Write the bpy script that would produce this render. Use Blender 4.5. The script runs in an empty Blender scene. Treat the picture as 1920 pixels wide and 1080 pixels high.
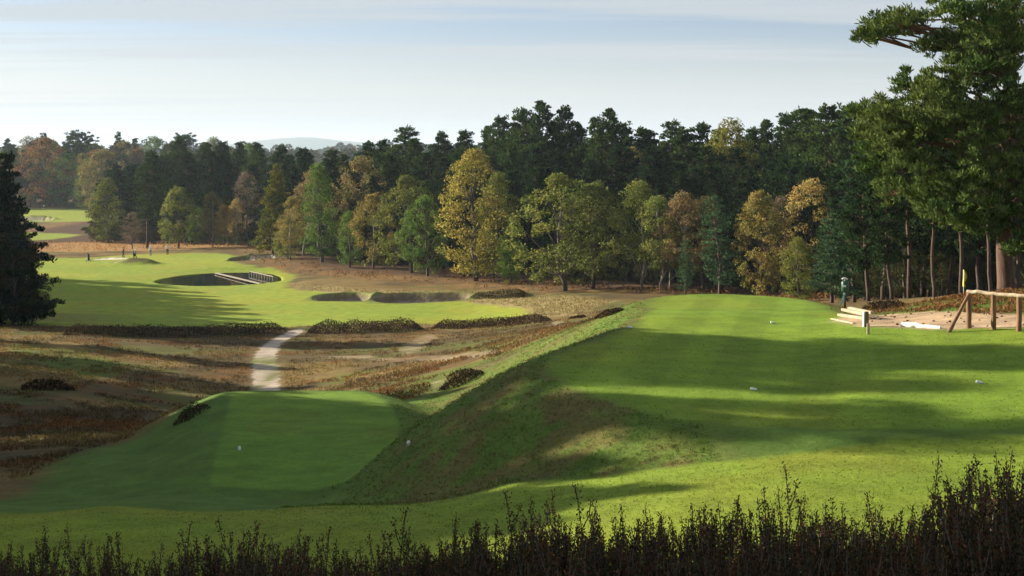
import bpy, math, random
import numpy as np
from mathutils import Vector

# ------------------------------------------------------------------ camera
sc = bpy.context.scene
COL = sc.collection
F = 2667.0          # focal length in photo pixels (50 mm on 36 mm, 1920 px wide)
HZ = 275.0          # row of the horizon in the photo
cam_d = bpy.data.cameras.new('camera')
cam = bpy.data.objects.new('camera', cam_d)
COL.objects.link(cam)
cam.location = (0, 0, 0)
cam.rotation_euler = (math.radians(90), 0, 0)
cam_d.lens = 50.0
cam_d.sensor_width = 36.0
cam_d.shift_y = -265.0 / 1920.0
cam_d.clip_start = 0.1
cam_d.clip_end = 30000
sc.camera = cam

# ------------------------------------------------------------------ light
SUN_EL, SUN_AZ = 18.5, 24.0          # elevation; azimuth beyond due left
el, az = math.radians(SUN_EL), math.radians(SUN_AZ)
TO_SUN = Vector((-math.cos(el) * math.cos(az), math.cos(el) * math.sin(az), math.sin(el)))
sun_d = bpy.data.lights.new('sun', 'SUN')
sun_d.energy = 4.6
sun_d.angle = math.radians(0.55)
sun_d.color = (1.0, 0.90, 0.72)
sun = bpy.data.objects.new('sun', sun_d)
COL.objects.link(sun)
sun.rotation_euler = TO_SUN.to_track_quat('Z', 'Y').to_euler()

world = bpy.data.worlds.new('World')
sc.world = world
world.use_nodes = True
wn, wl = world.node_tree.nodes, world.node_tree.links
wn.clear()
def wnode(t, **k):
    n = wn.new(t)
    for a, b in k.items():
        setattr(n, a, b)
    return n
sky = wnode('ShaderNodeTexSky', sky_type='NISHITA', sun_disc=False)
sky.sun_elevation = el
sky.sun_rotation = math.atan2(TO_SUN.x, TO_SUN.y)
sky.altitude = 900
sky.air_density = 1.0
sky.dust_density = 0.6
sky.ozone_density = 1.5
bg = wnode('ShaderNodeBackground')
bg.inputs['Strength'].default_value = 0.05
out = wnode('ShaderNodeOutputWorld')
# thin high cloud: a layer seen in perspective, direction.xy / direction.z
tc = wnode('ShaderNodeTexCoord')
sep = wnode('ShaderNodeSeparateXYZ')
wl.new(tc.outputs['Generated'], sep.inputs[0])
def wmath(op, a, b=None, clamp=False):
    n = wnode('ShaderNodeMath', operation=op, use_clamp=clamp)
    for i, v in enumerate((a, b)):
        if v is None: continue
        if isinstance(v, (int, float)): n.inputs[i].default_value = v
        else: wl.new(v, n.inputs[i])
    return n.outputs[0]
zc = wmath('MAXIMUM', wmath('ADD', sep.outputs['Z'], 0.02), 0.012)
ux = wmath('DIVIDE', sep.outputs['X'], zc)
uy = wmath('DIVIDE', sep.outputs['Y'], zc)
cmb = wnode('ShaderNodeCombineXYZ')
wl.new(wmath('MULTIPLY', ux, 0.13), cmb.inputs[0])
wl.new(wmath('MULTIPLY', uy, 0.55), cmb.inputs[1])
cmb.inputs[2].default_value = 3.37
cn = wnode('ShaderNodeTexNoise')
cn.inputs['Scale'].default_value = 1.0
cn.inputs['Detail'].default_value = 6.0
cn.inputs['Roughness'].default_value = 0.55
cn.inputs['Distortion'].default_value = 0.5
wl.new(cmb.outputs[0], cn.inputs['Vector'])
mr = wnode('ShaderNodeMapRange', clamp=True, interpolation_type='SMOOTHSTEP')
mr.inputs['From Min'].default_value = 0.46
mr.inputs['From Max'].default_value = 0.62
wl.new(cn.outputs[0], mr.inputs[0])
veil = wmath('MULTIPLY', mr.outputs[0], 0.8)
# whitish haze towards the horizon, all the way round
hz = wnode('ShaderNodeMapRange', clamp=True, interpolation_type='SMOOTHSTEP')
hz.inputs['From Min'].default_value = 0.0
hz.inputs['From Max'].default_value = 0.092
hz.inputs['To Min'].default_value = 1.0
hz.inputs['To Max'].default_value = 0.0
wl.new(sep.outputs['Z'], hz.inputs[0])
mixc = wnode('ShaderNodeMix', data_type='RGBA')
wl.new(veil, mixc.inputs['Factor'])
tint = wnode('ShaderNodeMix', data_type='RGBA', blend_type='MULTIPLY')
tint.inputs['Factor'].default_value = 1.0
tint.inputs[7].default_value = (0.85, 0.80, 0.92, 1)
wl.new(sky.outputs[0], tint.inputs[6])
wl.new(tint.outputs[2], mixc.inputs[6])
mixc.inputs[7].default_value = (4.5, 4.85, 5.0, 1)
mixh = wnode('ShaderNodeMix', data_type='RGBA')
wl.new(wmath('MULTIPLY', hz.outputs[0], 0.9), mixh.inputs['Factor'])
wl.new(mixc.outputs[2], mixh.inputs[6])
mixh.inputs[7].default_value = (5.7, 6.0, 6.3, 1)
wl.new(mixh.outputs[2], bg.inputs[0])
wl.new(bg.outputs[0], out.inputs[0])

# ------------------------------------------------------------------ exposure
sc.view_settings.view_transform = 'Standard'
sc.view_settings.look = 'None'
sc.view_settings.gamma = 1.0
sc.view_settings.exposure = 1.5
sc.render.engine = 'CYCLES'
cy = sc.cycles
cy.use_denoising = True
cy.max_bounces = 5
cy.diffuse_bounces = 2
cy.glossy_bounces = 2
cy.transmission_bounces = 3
cy.volume_bounces = 0
cy.sample_clamp_indirect = 4.0
cy.use_adaptive_sampling = True
cy.adaptive_threshold = 0.02

# ------------------------------------------------------------------ helpers
rng = np.random.default_rng(7)
random.seed(7)

def tag(o, label=None, cat=None, group=None, kind=None):
    if label: o['label'] = label
    if cat: o['category'] = cat
    if group: o['group'] = group
    if kind: o['kind'] = kind
    return o

def mesh_np(name, V, Q=None, T=None, col=None, mat=None, smooth=False):
    """mesh from numpy arrays: V (n,3), quads Q (m,4), triangles T (k,3)"""
    me = bpy.data.meshes.new(name)
    V = np.asarray(V, dtype=np.float32)
    Q = np.zeros((0, 4), np.int32) if Q is None or len(Q) == 0 else np.asarray(Q, np.int32)
    T = np.zeros((0, 3), np.int32) if T is None or len(T) == 0 else np.asarray(T, np.int32)
    me.vertices.add(len(V))
    me.vertices.foreach_set('co', V.ravel())
    loops = np.concatenate([Q.ravel(), T.ravel()])
    me.loops.add(len(loops))
    me.loops.foreach_set('vertex_index', loops)
    npoly = len(Q) + len(T)
    me.polygons.add(npoly)
    starts = np.concatenate([np.arange(len(Q)) * 4, len(Q) * 4 + np.arange(len(T)) * 3]).astype(np.int32)
    me.polygons.foreach_set('loop_start', starts)
    me.polygons.foreach_set('use_smooth', np.full(npoly, smooth))
    if col is not None:
        a = me.attributes.new('Col', 'FLOAT_COLOR', 'POINT')
        c = np.ones((len(V), 4), np.float32)
        c[:, :3] = col
        a.data.foreach_set('color', c.ravel())
    me.update(calc_edges=True)
    me.validate()
    if mat: me.materials.append(mat)
    return me

def link(name, me, parent=None):
    o = bpy.data.objects.new(name, me)
    COL.objects.link(o)
    if parent: o.parent = parent
    return o

def empty(name, loc=(0, 0, 0), rz=0.0):
    o = bpy.data.objects.new(name, None)
    o.empty_display_size = 0.2
    COL.objects.link(o)
    o.location = loc
    o.rotation_euler = (0, 0, rz)
    return o

class Acc:
    """collects verts, quads, tris and colours"""
    def __init__(s): s.V, s.Q, s.T, s.C, s.n = [], [], [], [], 0
    def add(s, V, Q=None, T=None, C=None):
        V = np.asarray(V, float)
        if Q is not None and len(Q): s.Q.append(np.asarray(Q) + s.n)
        if T is not None and len(T): s.T.append(np.asarray(T) + s.n)
        s.V.append(V)
        if C is not None: s.C.append(np.broadcast_to(np.asarray(C, float), V.shape))
        s.n += len(V)
    def mesh(s, name, mat=None, smooth=False):
        return mesh_np(name, np.concatenate(s.V), np.concatenate(s.Q) if s.Q else None,
                       np.concatenate(s.T) if s.T else None, np.concatenate(s.C) if s.C else None, mat, smooth)

def unit(v): return v / np.maximum(np.linalg.norm(v, axis=-1, keepdims=True), 1e-9)

def tube(acc, pts, rad, sides=6, C=None, cap=True):
    pts = np.asarray(pts, float); n = len(pts)
    rad = np.broadcast_to(np.asarray(rad, float), (n,))
    tan = unit(np.gradient(pts, axis=0))
    ref = np.array([0.0, 0.0, 1.0]) if abs(tan[0, 2]) < 0.8 else np.array([1.0, 0.0, 0.0])
    a = unit(np.cross(tan, ref)); b = np.cross(tan, a)
    ang = np.arange(sides) * 2 * math.pi / sides
    V = pts[:, None, :] + rad[:, None, None] * (a[:, None, :] * np.cos(ang)[None, :, None] + b[:, None, :] * np.sin(ang)[None, :, None])
    V = V.reshape(-1, 3)
    i = np.arange(n - 1)[:, None] * sides; j = np.arange(sides)[None, :]; j2 = (j + 1) % sides
    Q = np.stack([i + j, i + j2, i + sides + j2, i + sides + j], -1).reshape(-1, 4)
    T = None
    if cap:
        V = np.vstack([V, pts[:1], pts[-1:]])
        c0, c1 = n * sides, n * sides + 1
        jj = np.arange(sides); jn = (jj + 1) % sides
        T = np.vstack([np.stack([jn, jj, np.full(sides, c0)], -1),
                       np.stack([(n - 1) * sides + jj, (n - 1) * sides + jn, np.full(sides, c1)], -1)])
    acc.add(V, Q, T, C)

def cards(acc, P, D, L, W, g, C=None, fold=0.0):
    """diamond-shaped leaves: centre P, long axis D"""
    n = len(P)
    D = unit(D)
    S = unit(np.cross(D, g.normal(size=(n, 3))))
    L = np.broadcast_to(L, (n,))[:, None]; W = np.broadcast_to(W, (n,))[:, None]
    V = np.stack([P - D * L / 2, P + S * W / 2 + D * L * 0.08, P + D * L / 2, P - S * W / 2 + D * L * 0.08], 1).reshape(-1, 3)
    Q = np.arange(n * 4).reshape(n, 4)
    acc.add(V, Q, None, None if C is None else np.repeat(np.broadcast_to(C, (n, 3)), 4, axis=0))

def sphere_dirs(g, n): return unit(g.normal(size=(n, 3)))

# value noise on numpy arrays
def _hash(i, j, s):
    v = (i.astype(np.int64) * 374761393 + j.astype(np.int64) * 668265263 + s * 974634777) & 0x7fffffff
    v = ((v ^ (v >> 13)) * 1274126177) & 0x7fffffff
    return ((v ^ (v >> 16)) & 0xffff) / 65535.0
def vnoise(x, y, s=0):
    i = np.floor(x).astype(np.int64); j = np.floor(y).astype(np.int64)
    fx = x - i; fy = y - j
    fx = fx * fx * (3 - 2 * fx); fy = fy * fy * (3 - 2 * fy)
    a = _hash(i, j, s) * (1 - fx) + _hash(i + 1, j, s) * fx
    b = _hash(i, j + 1, s) * (1 - fx) + _hash(i + 1, j + 1, s) * fx
    return a * (1 - fy) + b * fy
def fbm(x, y, s=0, o=4):
    r = 0; amp = 0.5; tot = 0
    for k in range(o):
        r = r + amp * vnoise(x * 2 ** k + 17.3 * k, y * 2 ** k - 9.1 * k, s + k); tot += amp; amp *= 0.5
    return r / tot
def sstep(a, b, x):
    t = np.clip((x - a) / (b - a), 0, 1)
    return t * t * (3 - 2 * t)

# ------------------------------------------------------------------ materials
def new_mat(name):
    m = bpy.data.materials.new(name)
    m.use_nodes = True
    m.node_tree.nodes.clear()
    nt = m.node_tree
    o = nt.nodes.new('ShaderNodeOutputMaterial')
    return m, nt, o
def N(nt, t, **k):
    n = nt.nodes.new(t)
    for a, b in k.items(): setattr(n, a, b)
    return n
def noise(nt, scale, detail=4, rough=0.55, coord='Object', stretch=None):
    t = N(nt, 'ShaderNodeTexCoord')
    n = N(nt, 'ShaderNodeTexNoise')
    n.inputs['Scale'].default_value = scale
    n.inputs['Detail'].default_value = detail
    n.inputs['Roughness'].default_value = rough
    src = t.outputs[coord]
    if stretch:
        mp = N(nt, 'ShaderNodeMapping'); mp.inputs['Scale'].default_value = stretch
        nt.links.new(src, mp.inputs[0]); src = mp.outputs[0]
    nt.links.new(src, n.inputs['Vector'])
    return n.outputs[0]
def remap(nt, v, a, b, c, d):
    m = N(nt, 'ShaderNodeMapRange', clamp=True)
    for i, x in zip(('From Min', 'From Max', 'To Min', 'To Max'), (a, b, c, d)): m.inputs[i].default_value = x
    nt.links.new(v, m.inputs[0]); return m.outputs[0]
def vscale(nt, colour, f):
    m = N(nt, 'ShaderNodeVectorMath', operation='SCALE')
    nt.links.new(colour, m.inputs[0]); nt.links.new(f, m.inputs['Scale']); return m.outputs[0]
def mul(nt, a, b):
    m = N(nt, 'ShaderNodeMath', operation='MULTIPLY')
    for i, v in enumerate((a, b)):
        if isinstance(v, (int, float)): m.inputs[i].default_value = v
        else: nt.links.new(v, m.inputs[i])
    return m.outputs[0]
def mixcol(nt, f, a, b):
    m = N(nt, 'ShaderNodeMix', data_type='RGBA')
    if isinstance(f, (int, float)): m.inputs['Factor'].default_value = f
    else: nt.links.new(f, m.inputs['Factor'])
    for i, v in ((6, a), (7, b)):
        if isinstance(v, tuple): m.inputs[i].default_value = (*v, 1)
        else: nt.links.new(v, m.inputs[i])
    return m.outputs[2]

def simple_mat(name, c, rough=0.8, var=0.25, scale=8.0, bump=0.3, dark=None, stretch=None, metallic=0.0):
    m, nt, o = new_mat(name)
    b = N(nt, 'ShaderNodeBsdfPrincipled')
    b.inputs['Roughness'].default_value = rough
    b.inputs['Metallic'].default_value = metallic
    n1 = noise(nt, scale, 5, 0.6, stretch=stretch)
    f = remap(nt, n1, 0.3, 0.7, 0, 1)
    c2 = dark if dark else tuple(x * (1 - 2 * var) for x in c)
    nt.links.new(mixcol(nt, f, c2, c), b.inputs['Base Color'])
    if bump:
        bp = N(nt, 'ShaderNodeBump'); bp.inputs['Strength'].default_value = bump; bp.inputs['Distance'].default_value = 0.02
        nt.links.new(noise(nt, scale * 3, 4, stretch=stretch), bp.inputs['Height'])
        nt.links.new(bp.outputs[0], b.inputs['Normal'])
    nt.links.new(b.outputs[0], o.inputs[0])
    return m

def leaf_mat(name, transl=0.35, use_attr=False, lo=0.55, hi=1.35):
    """foliage: two tints carried by the object, mixed in patches and varied leaf by leaf"""
    m, nt, o = new_mat(name)
    geo = N(nt, 'ShaderNodeNewGeometry')
    rnd = geo.outputs['Random Per Island']
    if use_attr:
        a = N(nt, 'ShaderNodeAttribute', attribute_name='Col').outputs['Color']
    else:
        ta = N(nt, 'ShaderNodeAttribute', attribute_type='OBJECT', attribute_name='tint_a').outputs['Color']
        tb = N(nt, 'ShaderNodeAttribute', attribute_type='OBJECT', attribute_name='tint_b').outputs['Color']
        f = remap(nt, noise(nt, 0.35, 3, 0.6), 0.38, 0.62, 0, 1)
        jit = N(nt, 'ShaderNodeMath', operation='ADD'); jit.use_clamp = True
        nt.links.new(f, jit.inputs[0]); nt.links.new(remap(nt, rnd, 0, 1, -0.35, 0.35), jit.inputs[1])
        a = mixcol(nt, jit.outputs[0], ta, tb)
    br = N(nt, 'ShaderNodeMath', operation='FRACT')
    nt.links.new(mul(nt, rnd, 7.13), br.inputs[0])
    c = vscale(nt, a, remap(nt, br.outputs[0], 0, 1, lo, hi))
    d = N(nt, 'ShaderNodeBsdfDiffuse'); t = N(nt, 'ShaderNodeBsdfTranslucent')
    nt.links.new(c, d.inputs[0]); nt.links.new(c, t.inputs[0])
    mx = N(nt, 'ShaderNodeMixShader'); mx.inputs[0].default_value = transl
    nt.links.new(d.outputs[0], mx.inputs[1]); nt.links.new(t.outputs[0], mx.inputs[2])
    nt.links.new(mx.outputs[0], o.inputs[0])
    return m

def terrain_mat():
    m, nt, o = new_mat('terrain')
    col = N(nt, 'ShaderNodeAttribute', attribute_name='Col').outputs['Color']
    rg = N(nt, 'ShaderNodeAttribute', attribute_name='rough').outputs['Fac']
    n1 = noise(nt, 9.0, 6, 0.7)
    n2 = noise(nt, 0.9, 5, 0.6)
    n3 = noise(nt, 40.0, 3, 0.6)
    f1 = remap(nt, n1, 0.25, 0.75, 0.55, 1.45)
    f2 = remap(nt, n2, 0.3, 0.7, 0.78, 1.22)
    one = N(nt, 'ShaderNodeMix', data_type='FLOAT')
    one.inputs[2].default_value = 1.0
    amt = N(nt, 'ShaderNodeMath', operation='MULTIPLY_ADD'); amt.use_clamp = True
    nt.links.new(rg, amt.inputs[0]); amt.inputs[1].default_value = 0.5; amt.inputs[2].default_value = 0.5
    nt.links.new(amt.outputs[0], one.inputs[0]); nt.links.new(f1, one.inputs[3])
    c = vscale(nt, vscale(nt, col, one.outputs[0]), f2)
    b = N(nt, 'ShaderNodeBsdfPrincipled')
    b.inputs['Roughness'].default_value = 0.95
    b.inputs['Specular IOR Level'].default_value = 0.08
    nt.links.new(c, b.inputs['Base Color'])
    hsum = N(nt, 'ShaderNodeMath', operation='MULTIPLY_ADD')
    nt.links.new(n3, hsum.inputs[0]); hsum.inputs[1].default_value = 0.4; nt.links.new(n1, hsum.inputs[2])
    bp = N(nt, 'ShaderNodeBump'); bp.inputs['Distance'].default_value = 0.12
    nt.links.new(remap(nt, rg, 0, 1, 0.12, 0.75), bp.inputs['Strength'])
    nt.links.new(hsum.outputs[0], bp.inputs['Height'])
    nt.links.new(bp.outputs[0], b.inputs['Normal'])
    nt.links.new(b.outputs[0], o.inputs[0])
    return m

def bark_mat(name, lower, upper, z0, z1, scale=6.0):
    m, nt, o = new_mat(name)
    b = N(nt, 'ShaderNodeBsdfPrincipled'); b.inputs['Roughness'].default_value = 0.9
    tcn = N(nt, 'ShaderNodeTexCoord'); sp = N(nt, 'ShaderNodeSeparateXYZ')
    nt.links.new(tcn.outputs['Object'], sp.inputs[0])
    f = remap(nt, sp.outputs['Z'], z0, z1, 0, 1)
    c = mixcol(nt, f, lower, upper)
    n1 = noise(nt, scale, 5, 0.65, stretch=(1, 1, 0.3))
    nt.links.new(vscale(nt, c, remap(nt, n1, 0.3, 0.7, 0.45, 1.35)), b.inputs['Base Color'])
    bp = N(nt, 'ShaderNodeBump'); bp.inputs['Strength'].default_value = 0.8; bp.inputs['Distance'].default_value = 0.05
    nt.links.new(n1, bp.inputs['Height']); nt.links.new(bp.outputs[0], b.inputs['Normal'])
    nt.links.new(b.outputs[0], o.inputs[0])
    return m

M = {}
M['terrain'] = terrain_mat()
M['leaf'] = leaf_mat('leaf', 0.45, lo=0.4, hi=1.7)
M['needle'] = leaf_mat('needle', 0.22, lo=0.4, hi=1.6)
M['ground_cover'] = leaf_mat('ground_cover', 0.3, use_attr=True)
M['heather'] = leaf_mat('heather', 0.15, use_attr=True, lo=0.5, hi=1.3)
M['pine_bark'] = bark_mat('pine_bark', (0.075, 0.05, 0.038), (0.12, 0.062, 0.035), 3, 12)
M['oak_bark'] = bark_mat('oak_bark', (0.10, 0.085, 0.065), (0.09, 0.075, 0.055), 1, 8)
M['red_bark'] = bark_mat('red_bark', (0.10, 0.052, 0.034), (0.17, 0.075, 0.038), 2, 9, 9.0)
M['birch_bark'] = bark_mat('birch_bark', (0.22, 0.19, 0.155), (0.34, 0.30, 0.25), 0.5, 3, 3.0)
M['timber'] = simple_mat('timber', (0.24, 0.12, 0.06), 0.85, 0.25, 9, 0.5, stretch=(1, 1, 0.2))
M['pale_timber'] = simple_mat('pale_timber', (0.5, 0.38, 0.25), 0.85, 0.2, 7, 0.4)
M['white'] = simple_mat('white', (0.8, 0.79, 0.75), 0.6, 0.06, 10, 0.05)
M['green_paint'] = simple_mat('green_paint', (0.012, 0.06, 0.032), 0.4, 0.1, 10, 0.05)
M['teal_cloth'] = simple_mat('teal_cloth', (0.16, 0.42, 0.36), 0.9, 0.12, 14, 0.2)
M['dark_metal'] = simple_mat('dark_metal', (0.02, 0.022, 0.02), 0.5, 0.1, 10, 0.05)
M['yellow_cloth'] = simple_mat('yellow_cloth', (0.75, 0.55, 0.06), 0.85, 0.1, 9, 0.1)
M['grey_wood'] = simple_mat('grey_wood', (0.31, 0.27, 0.20), 0.9, 0.2, 5, 0.4)
M['skin'] = simple_mat('skin', (0.45, 0.27, 0.19), 0.6, 0.05, 10, 0)
M['black_cloth'] = simple_mat('black_cloth', (0.012, 0.012, 0.014), 0.9, 0.1, 12, 0.1)
M['navy_cloth'] = simple_mat('navy_cloth', (0.03, 0.035, 0.05), 0.9, 0.1, 12, 0.1)
M['grey_cloth'] = simple_mat('grey_cloth', (0.22, 0.22, 0.24), 0.9, 0.1, 12, 0.1)
M['white_cloth'] = simple_mat('white_cloth', (0.75, 0.74, 0.72), 0.9, 0.06, 12, 0.1)
M['hair'] = simple_mat('hair', (0.05, 0.035, 0.025), 0.8, 0.1, 12, 0.1)

# ------------------------------------------------------------------ terrain height
# control points: photo column, distance, height relative to the camera
CP = []
def cp(px, d, z): CP.append((((px - 960) / F) * d, d, z))
for px in (-600, 200, 960, 1700, 2500):
    cp(px, 2.5, -1.68); cp(px, 4.5, -1.95); cp(px, 6.5, -2.5)
for px, zs in ((-400, (-4.6, -6.6, -7.9, -8.5)), (200, (-4.4, -6.3, -7.65, -8.2)), (960, (-4.1, -5.6, -6.45, -6.85)),
               (1500, (-3.9, -5.2, -5.8, -6.05)), (2200, (-3.7, -4.9, -5.4, -5.6))):
    for d, z in zip((10, 15, 21, 26), zs): cp(px, d, z)
for px, d, z in (
    (2000, 30, -5.9), (1700, 30, -6.1), (1250, 30, -6.65), (960, 30, -7.1), (600, 30.5, -7.75), (200, 31, -8.4), (-300, 31, -8.8),
    (200, 34, -8.6), (-100, 34.5, -8.75), (600, 34, -8.6), (960, 33, -7.9), (-400, 34, -9.0),
    (200, 39, -9.75), (0, 40, -9.95), (600, 39, -9.75), (-300, 42, -10.0), (960, 40, -9.2), (800, 44, -10.0), (1400, 40, -7.2),
    (200, 48, -10.5), (0, 50, -11.0), (450, 50, -10.6), (700, 50, -10.3), (880, 50, -9.6), (200, 60, -12.0), (0, 60, -12.3), (-500, 60, -11.6),
    (450, 65, -12.9), (450, 90, -15.75), (100, 84, -14.0), (-300, 84, -13.2), (0, 110, -15.4), (200, 110, -15.8), (480, 105, -16.3),
    (480, 120, -16.95), (480, 140, -18.1), (200, 135, -17.1), (0, 130, -16.6), (-400, 110, -14.2), (-400, 140, -15.8),
    (700, 120, -16.8), (700, 140, -18.0), (700, 95, -15.0), (700, 80, -13.3), (700, 65, -11.5), (600, 60, -11.6),
    (900, 58, -9.9), (900, 66, -10.4), (900, 80, -11.9), (900, 100, -14.1), (900, 120, -16.1), (900, 140, -17.6),
    (1050, 60, -8.2), (1050, 75, -9.8), (1050, 95, -12.1), (1050, 115, -14.6), (1050, 130, -16.0), (1050, 150, -17.1),
    (1200, 64, -7.4), (1200, 78, -9.0), (1200, 100, -12.4), (1200, 130, -15.5), (1200, 170, -17.3),
    (1400, 50, -6.9), (1500, 66, -7.6), (1500, 90, -10.2), (1500, 130, -14.4), (1500, 170, -17.0),
    (1640, 57, -6.75), (1700, 56, -6.4), (1800, 57, -6.05), (1920, 57, -5.72), (2100, 57, -5.3), (1750, 75, -8.0), (1750, 100, -10.6), (1750, 150, -14.6),
    (1920, 75, -7.9), (1920, 100, -10.4), (1920, 150, -14.0), (1863, 45, -5.76), (1700, 45, -5.98), (2000, 45, -5.5), (1600, 48, -6.15),
    (1700, 37, -6.1), (1950, 37, -5.85), (2400, 50, -4.8), (2400, 100, -9.0), (2400, 150, -11.5), (2400, 28, -5.2),
    (300, 155, -18.4), (300, 178, -19.0), (300, 215, -19.7), (300, 258, -20.1), (300, 280, -20.5), (300, 320, -21.5),
    (900, 165, -18.6), (900, 182, -18.5), (900, 205, -18.6), (900, 250, -18.6), (600, 178, -18.9), (600, 215, -19.4), (600, 240, -19.2), (600, 300, -19.6),
    (100, 360, -22.3), (100, 440, -22.5), (100, 520, -22.7), (100, 570, -22.6), (100, 800, -24), (100, 215, -19.5), (100, 155, -17.9),
    (-400, 200, -17.5), (-400, 400, -20), (400, 420, -21), (400, 600, -23), (1000, 300, -18), (1000, 600, -21), (1500, 300, -16), (2400, 300, -13), (2400, 600, -16), (-400, 600, -21)):
    cp(px, d, z)
CP = np.array(CP)
THS = 3.0
def _tp(x, y):
    th = np.arctan2(x, y); r = np.hypot(x, y)
    return th, np.log(np.clip(r, 2.2, 800.0))
_ct, _cl = _tp(CP[:, 0], CP[:, 1])
_CX = np.stack([_ct * THS, _cl], 1)
def _k(r2): return 0.5 * r2 * np.log(r2 + 1e-12)
_n = len(CP)
_A = np.zeros((_n + 3, _n + 3))
_A[:_n, :_n] = _k(((_CX[:, None] - _CX[None]) ** 2).sum(-1)) + np.eye(_n) * 2e-4
_A[:_n, _n] = 1; _A[:_n, _n + 1:] = _CX; _A[_n, :_n] = 1; _A[_n + 1:, :_n] = _CX.T
_W = np.linalg.solve(_A, np.concatenate([CP[:, 2], np.zeros(3)]))
def _tps(t, l):
    out = np.empty(t.shape)
    tf, lf, of = t.ravel() * THS, l.ravel(), out.ravel()
    for s in range(0, len(tf), 40000):
        a = tf[s:s + 40000]; b = lf[s:s + 40000]
        K = _k((a[:, None] - _CX[None, :, 0]) ** 2 + (b[:, None] - _CX[None, :, 1]) ** 2)
        of[s:s + 40000] = K @ _W[:_n] + _W[_n] + _W[_n + 1] * a + _W[_n + 2] * b
    return of.reshape(t.shape)
TH_MAX = 0.52
# the spline is tabulated once and read back with Catmull-Rom interpolation
_NT, _NL = 240, 380
_T0, _L0 = -0.6, math.log(2.2) - 0.1
_dT, _dL = 1.2 / (_NT - 1), (math.log(800) - math.log(2.2) + 0.2) / (_NL - 1)
_TAB = _tps(*np.meshgrid(_T0 + np.arange(_NT) * _dT, _L0 + np.arange(_NL) * _dL, indexing='ij'))
def _cr(f):
    return (-0.5 * f + f * f - 0.5 * f ** 3, 1 - 2.5 * f * f + 1.5 * f ** 3, 0.5 * f + 2 * f * f - 1.5 * f ** 3, -0.5 * f * f + 0.5 * f ** 3)
def _tpsf(t, l):
    a = (t - _T0) / _dT; b = (l - _L0) / _dL
    i = np.clip(np.floor(a).astype(int), 1, _NT - 3); j = np.clip(np.floor(b).astype(int), 1, _NL - 3)
    wa, wb = _cr(a - i), _cr(b - j)
    out = 0
    for p in range(4):
        for q in range(4):
            out = out + wa[p] * wb[q] * _TAB[i + p - 1, j + q - 1]
    return out
_ll = np.linspace(math.log(2.2), math.log(800), 300)
_mean_prof = 0.5 * (_tps(np.full(300, -TH_MAX), _ll) + _tps(np.full(300, TH_MAX), _ll))

def sdf_poly(x, y, poly):
    poly = np.asarray(poly, float)
    d = np.full(x.shape, 1e18); inside = np.zeros(x.shape, bool)
    n = len(poly)
    for i in range(n):
        ax, ay = poly[i]; bx, by = poly[(i + 1) % n]
        ex, ey = bx - ax, by - ay
        wx, wy = x - ax, y - ay
        t = np.clip((wx * ex + wy * ey) / (ex * ex + ey * ey + 1e-12), 0, 1)
        d = np.minimum(d, (wx - ex * t) ** 2 + (wy - ey * t) ** 2)
        c = ((ay <= y) & (by > y)) | ((by <= y) & (ay > y))
        xi = ax + (y - ay) / np.where(abs(by - ay) < 1e-9, 1e-9, by - ay) * ex
        inside ^= c & (x < xi)
    d = np.sqrt(d)
    return np.where(inside, -d, d)
def smooth_poly(p, it=2):
    p = np.asarray(p, float)
    for _ in range(it):
        q = np.roll(p, -1, 0)
        p = np.stack([0.75 * p + 0.25 * q, 0.25 * p + 0.75 * q], 1).reshape(-1, 2)
    return p

UPPER = smooth_poly([(5.4, 59), (5.2, 52), (3.6, 46.5), (1.3, 42), (0.9, 38.2), (1.9, 35.0), (3.7, 31.8), (6.1, 30.2), (9, 29.6), (19, 28.6), (24, 36), (22, 43.2), (13.6, 44.6), (11.2, 50), (12.6, 58), (9, 61)])
LOWER = smooth_poly([(-11.0, 55.9), (-10.9, 55.1), (-10.2, 51), (-8.7, 41), (-8.3, 39.8), (-4.6, 39.6), (-3.9, 41), (-3.6, 45), (-4.1, 51), (-5.0, 54.2), (-5.8, 55.7), (-6.4, 56.0)], 1)
POND = (-43.2, 212.0, 8.8, 12.3)
WATER_Z = -19.90
# bunkers: centre, half width, half depth, yaw, depth, height of the far lip
BUNKERS = [
    (-20.8, 176.5, 3.7, 3.1, 0.05, 0.75, 0.55),
    (-11.6, 174.5, 6.2, 3.3, -0.03, 0.80, 0.60),
    (-72.4, 257.0, 3.0, 3.0, 0.1, 0.14, 0.05),
    (-67.0, 248.5, 2.3, 2.8, 0.0, 0.12, 0.0),
    (-46.5, 247.0, 2.6, 3.0, 0.25, 0.55, 0.45),
    (-42.5, 250.0, 3.6, 3.0, 0.15, 0.55, 0.50),
    (-148.0, 440.0, 6.0, 6.0, 0.0, 0.9, 0.9),
]
MOUNDS = [(-64.4, 242.0, 3.0, 2.2, 1.0), (-61.6, 241.5, 1.9, 1.8, 0.55), (0.5, 172.0, 3.6, 1.4, 0.55), (-1.2, 66.5, 1.9, 2.4, 0.25)]

def bunker_rho(b, x, y):
    cx, cy_, rx, ry, yaw, dep, lip = b
    dx, dy = x - cx, y - cy_
    a = (dx * math.cos(yaw) + dy * math.sin(yaw)) / rx
    c = (-dx * math.sin(yaw) + dy * math.cos(yaw)) / ry
    wob = 1 + 0.10 * np.sin(3 * np.arctan2(c, a) + cx) + 0.05 * np.sin(5 * np.arctan2(c, a) + cy_)
    return np.hypot(a, c) / wob, c

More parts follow.
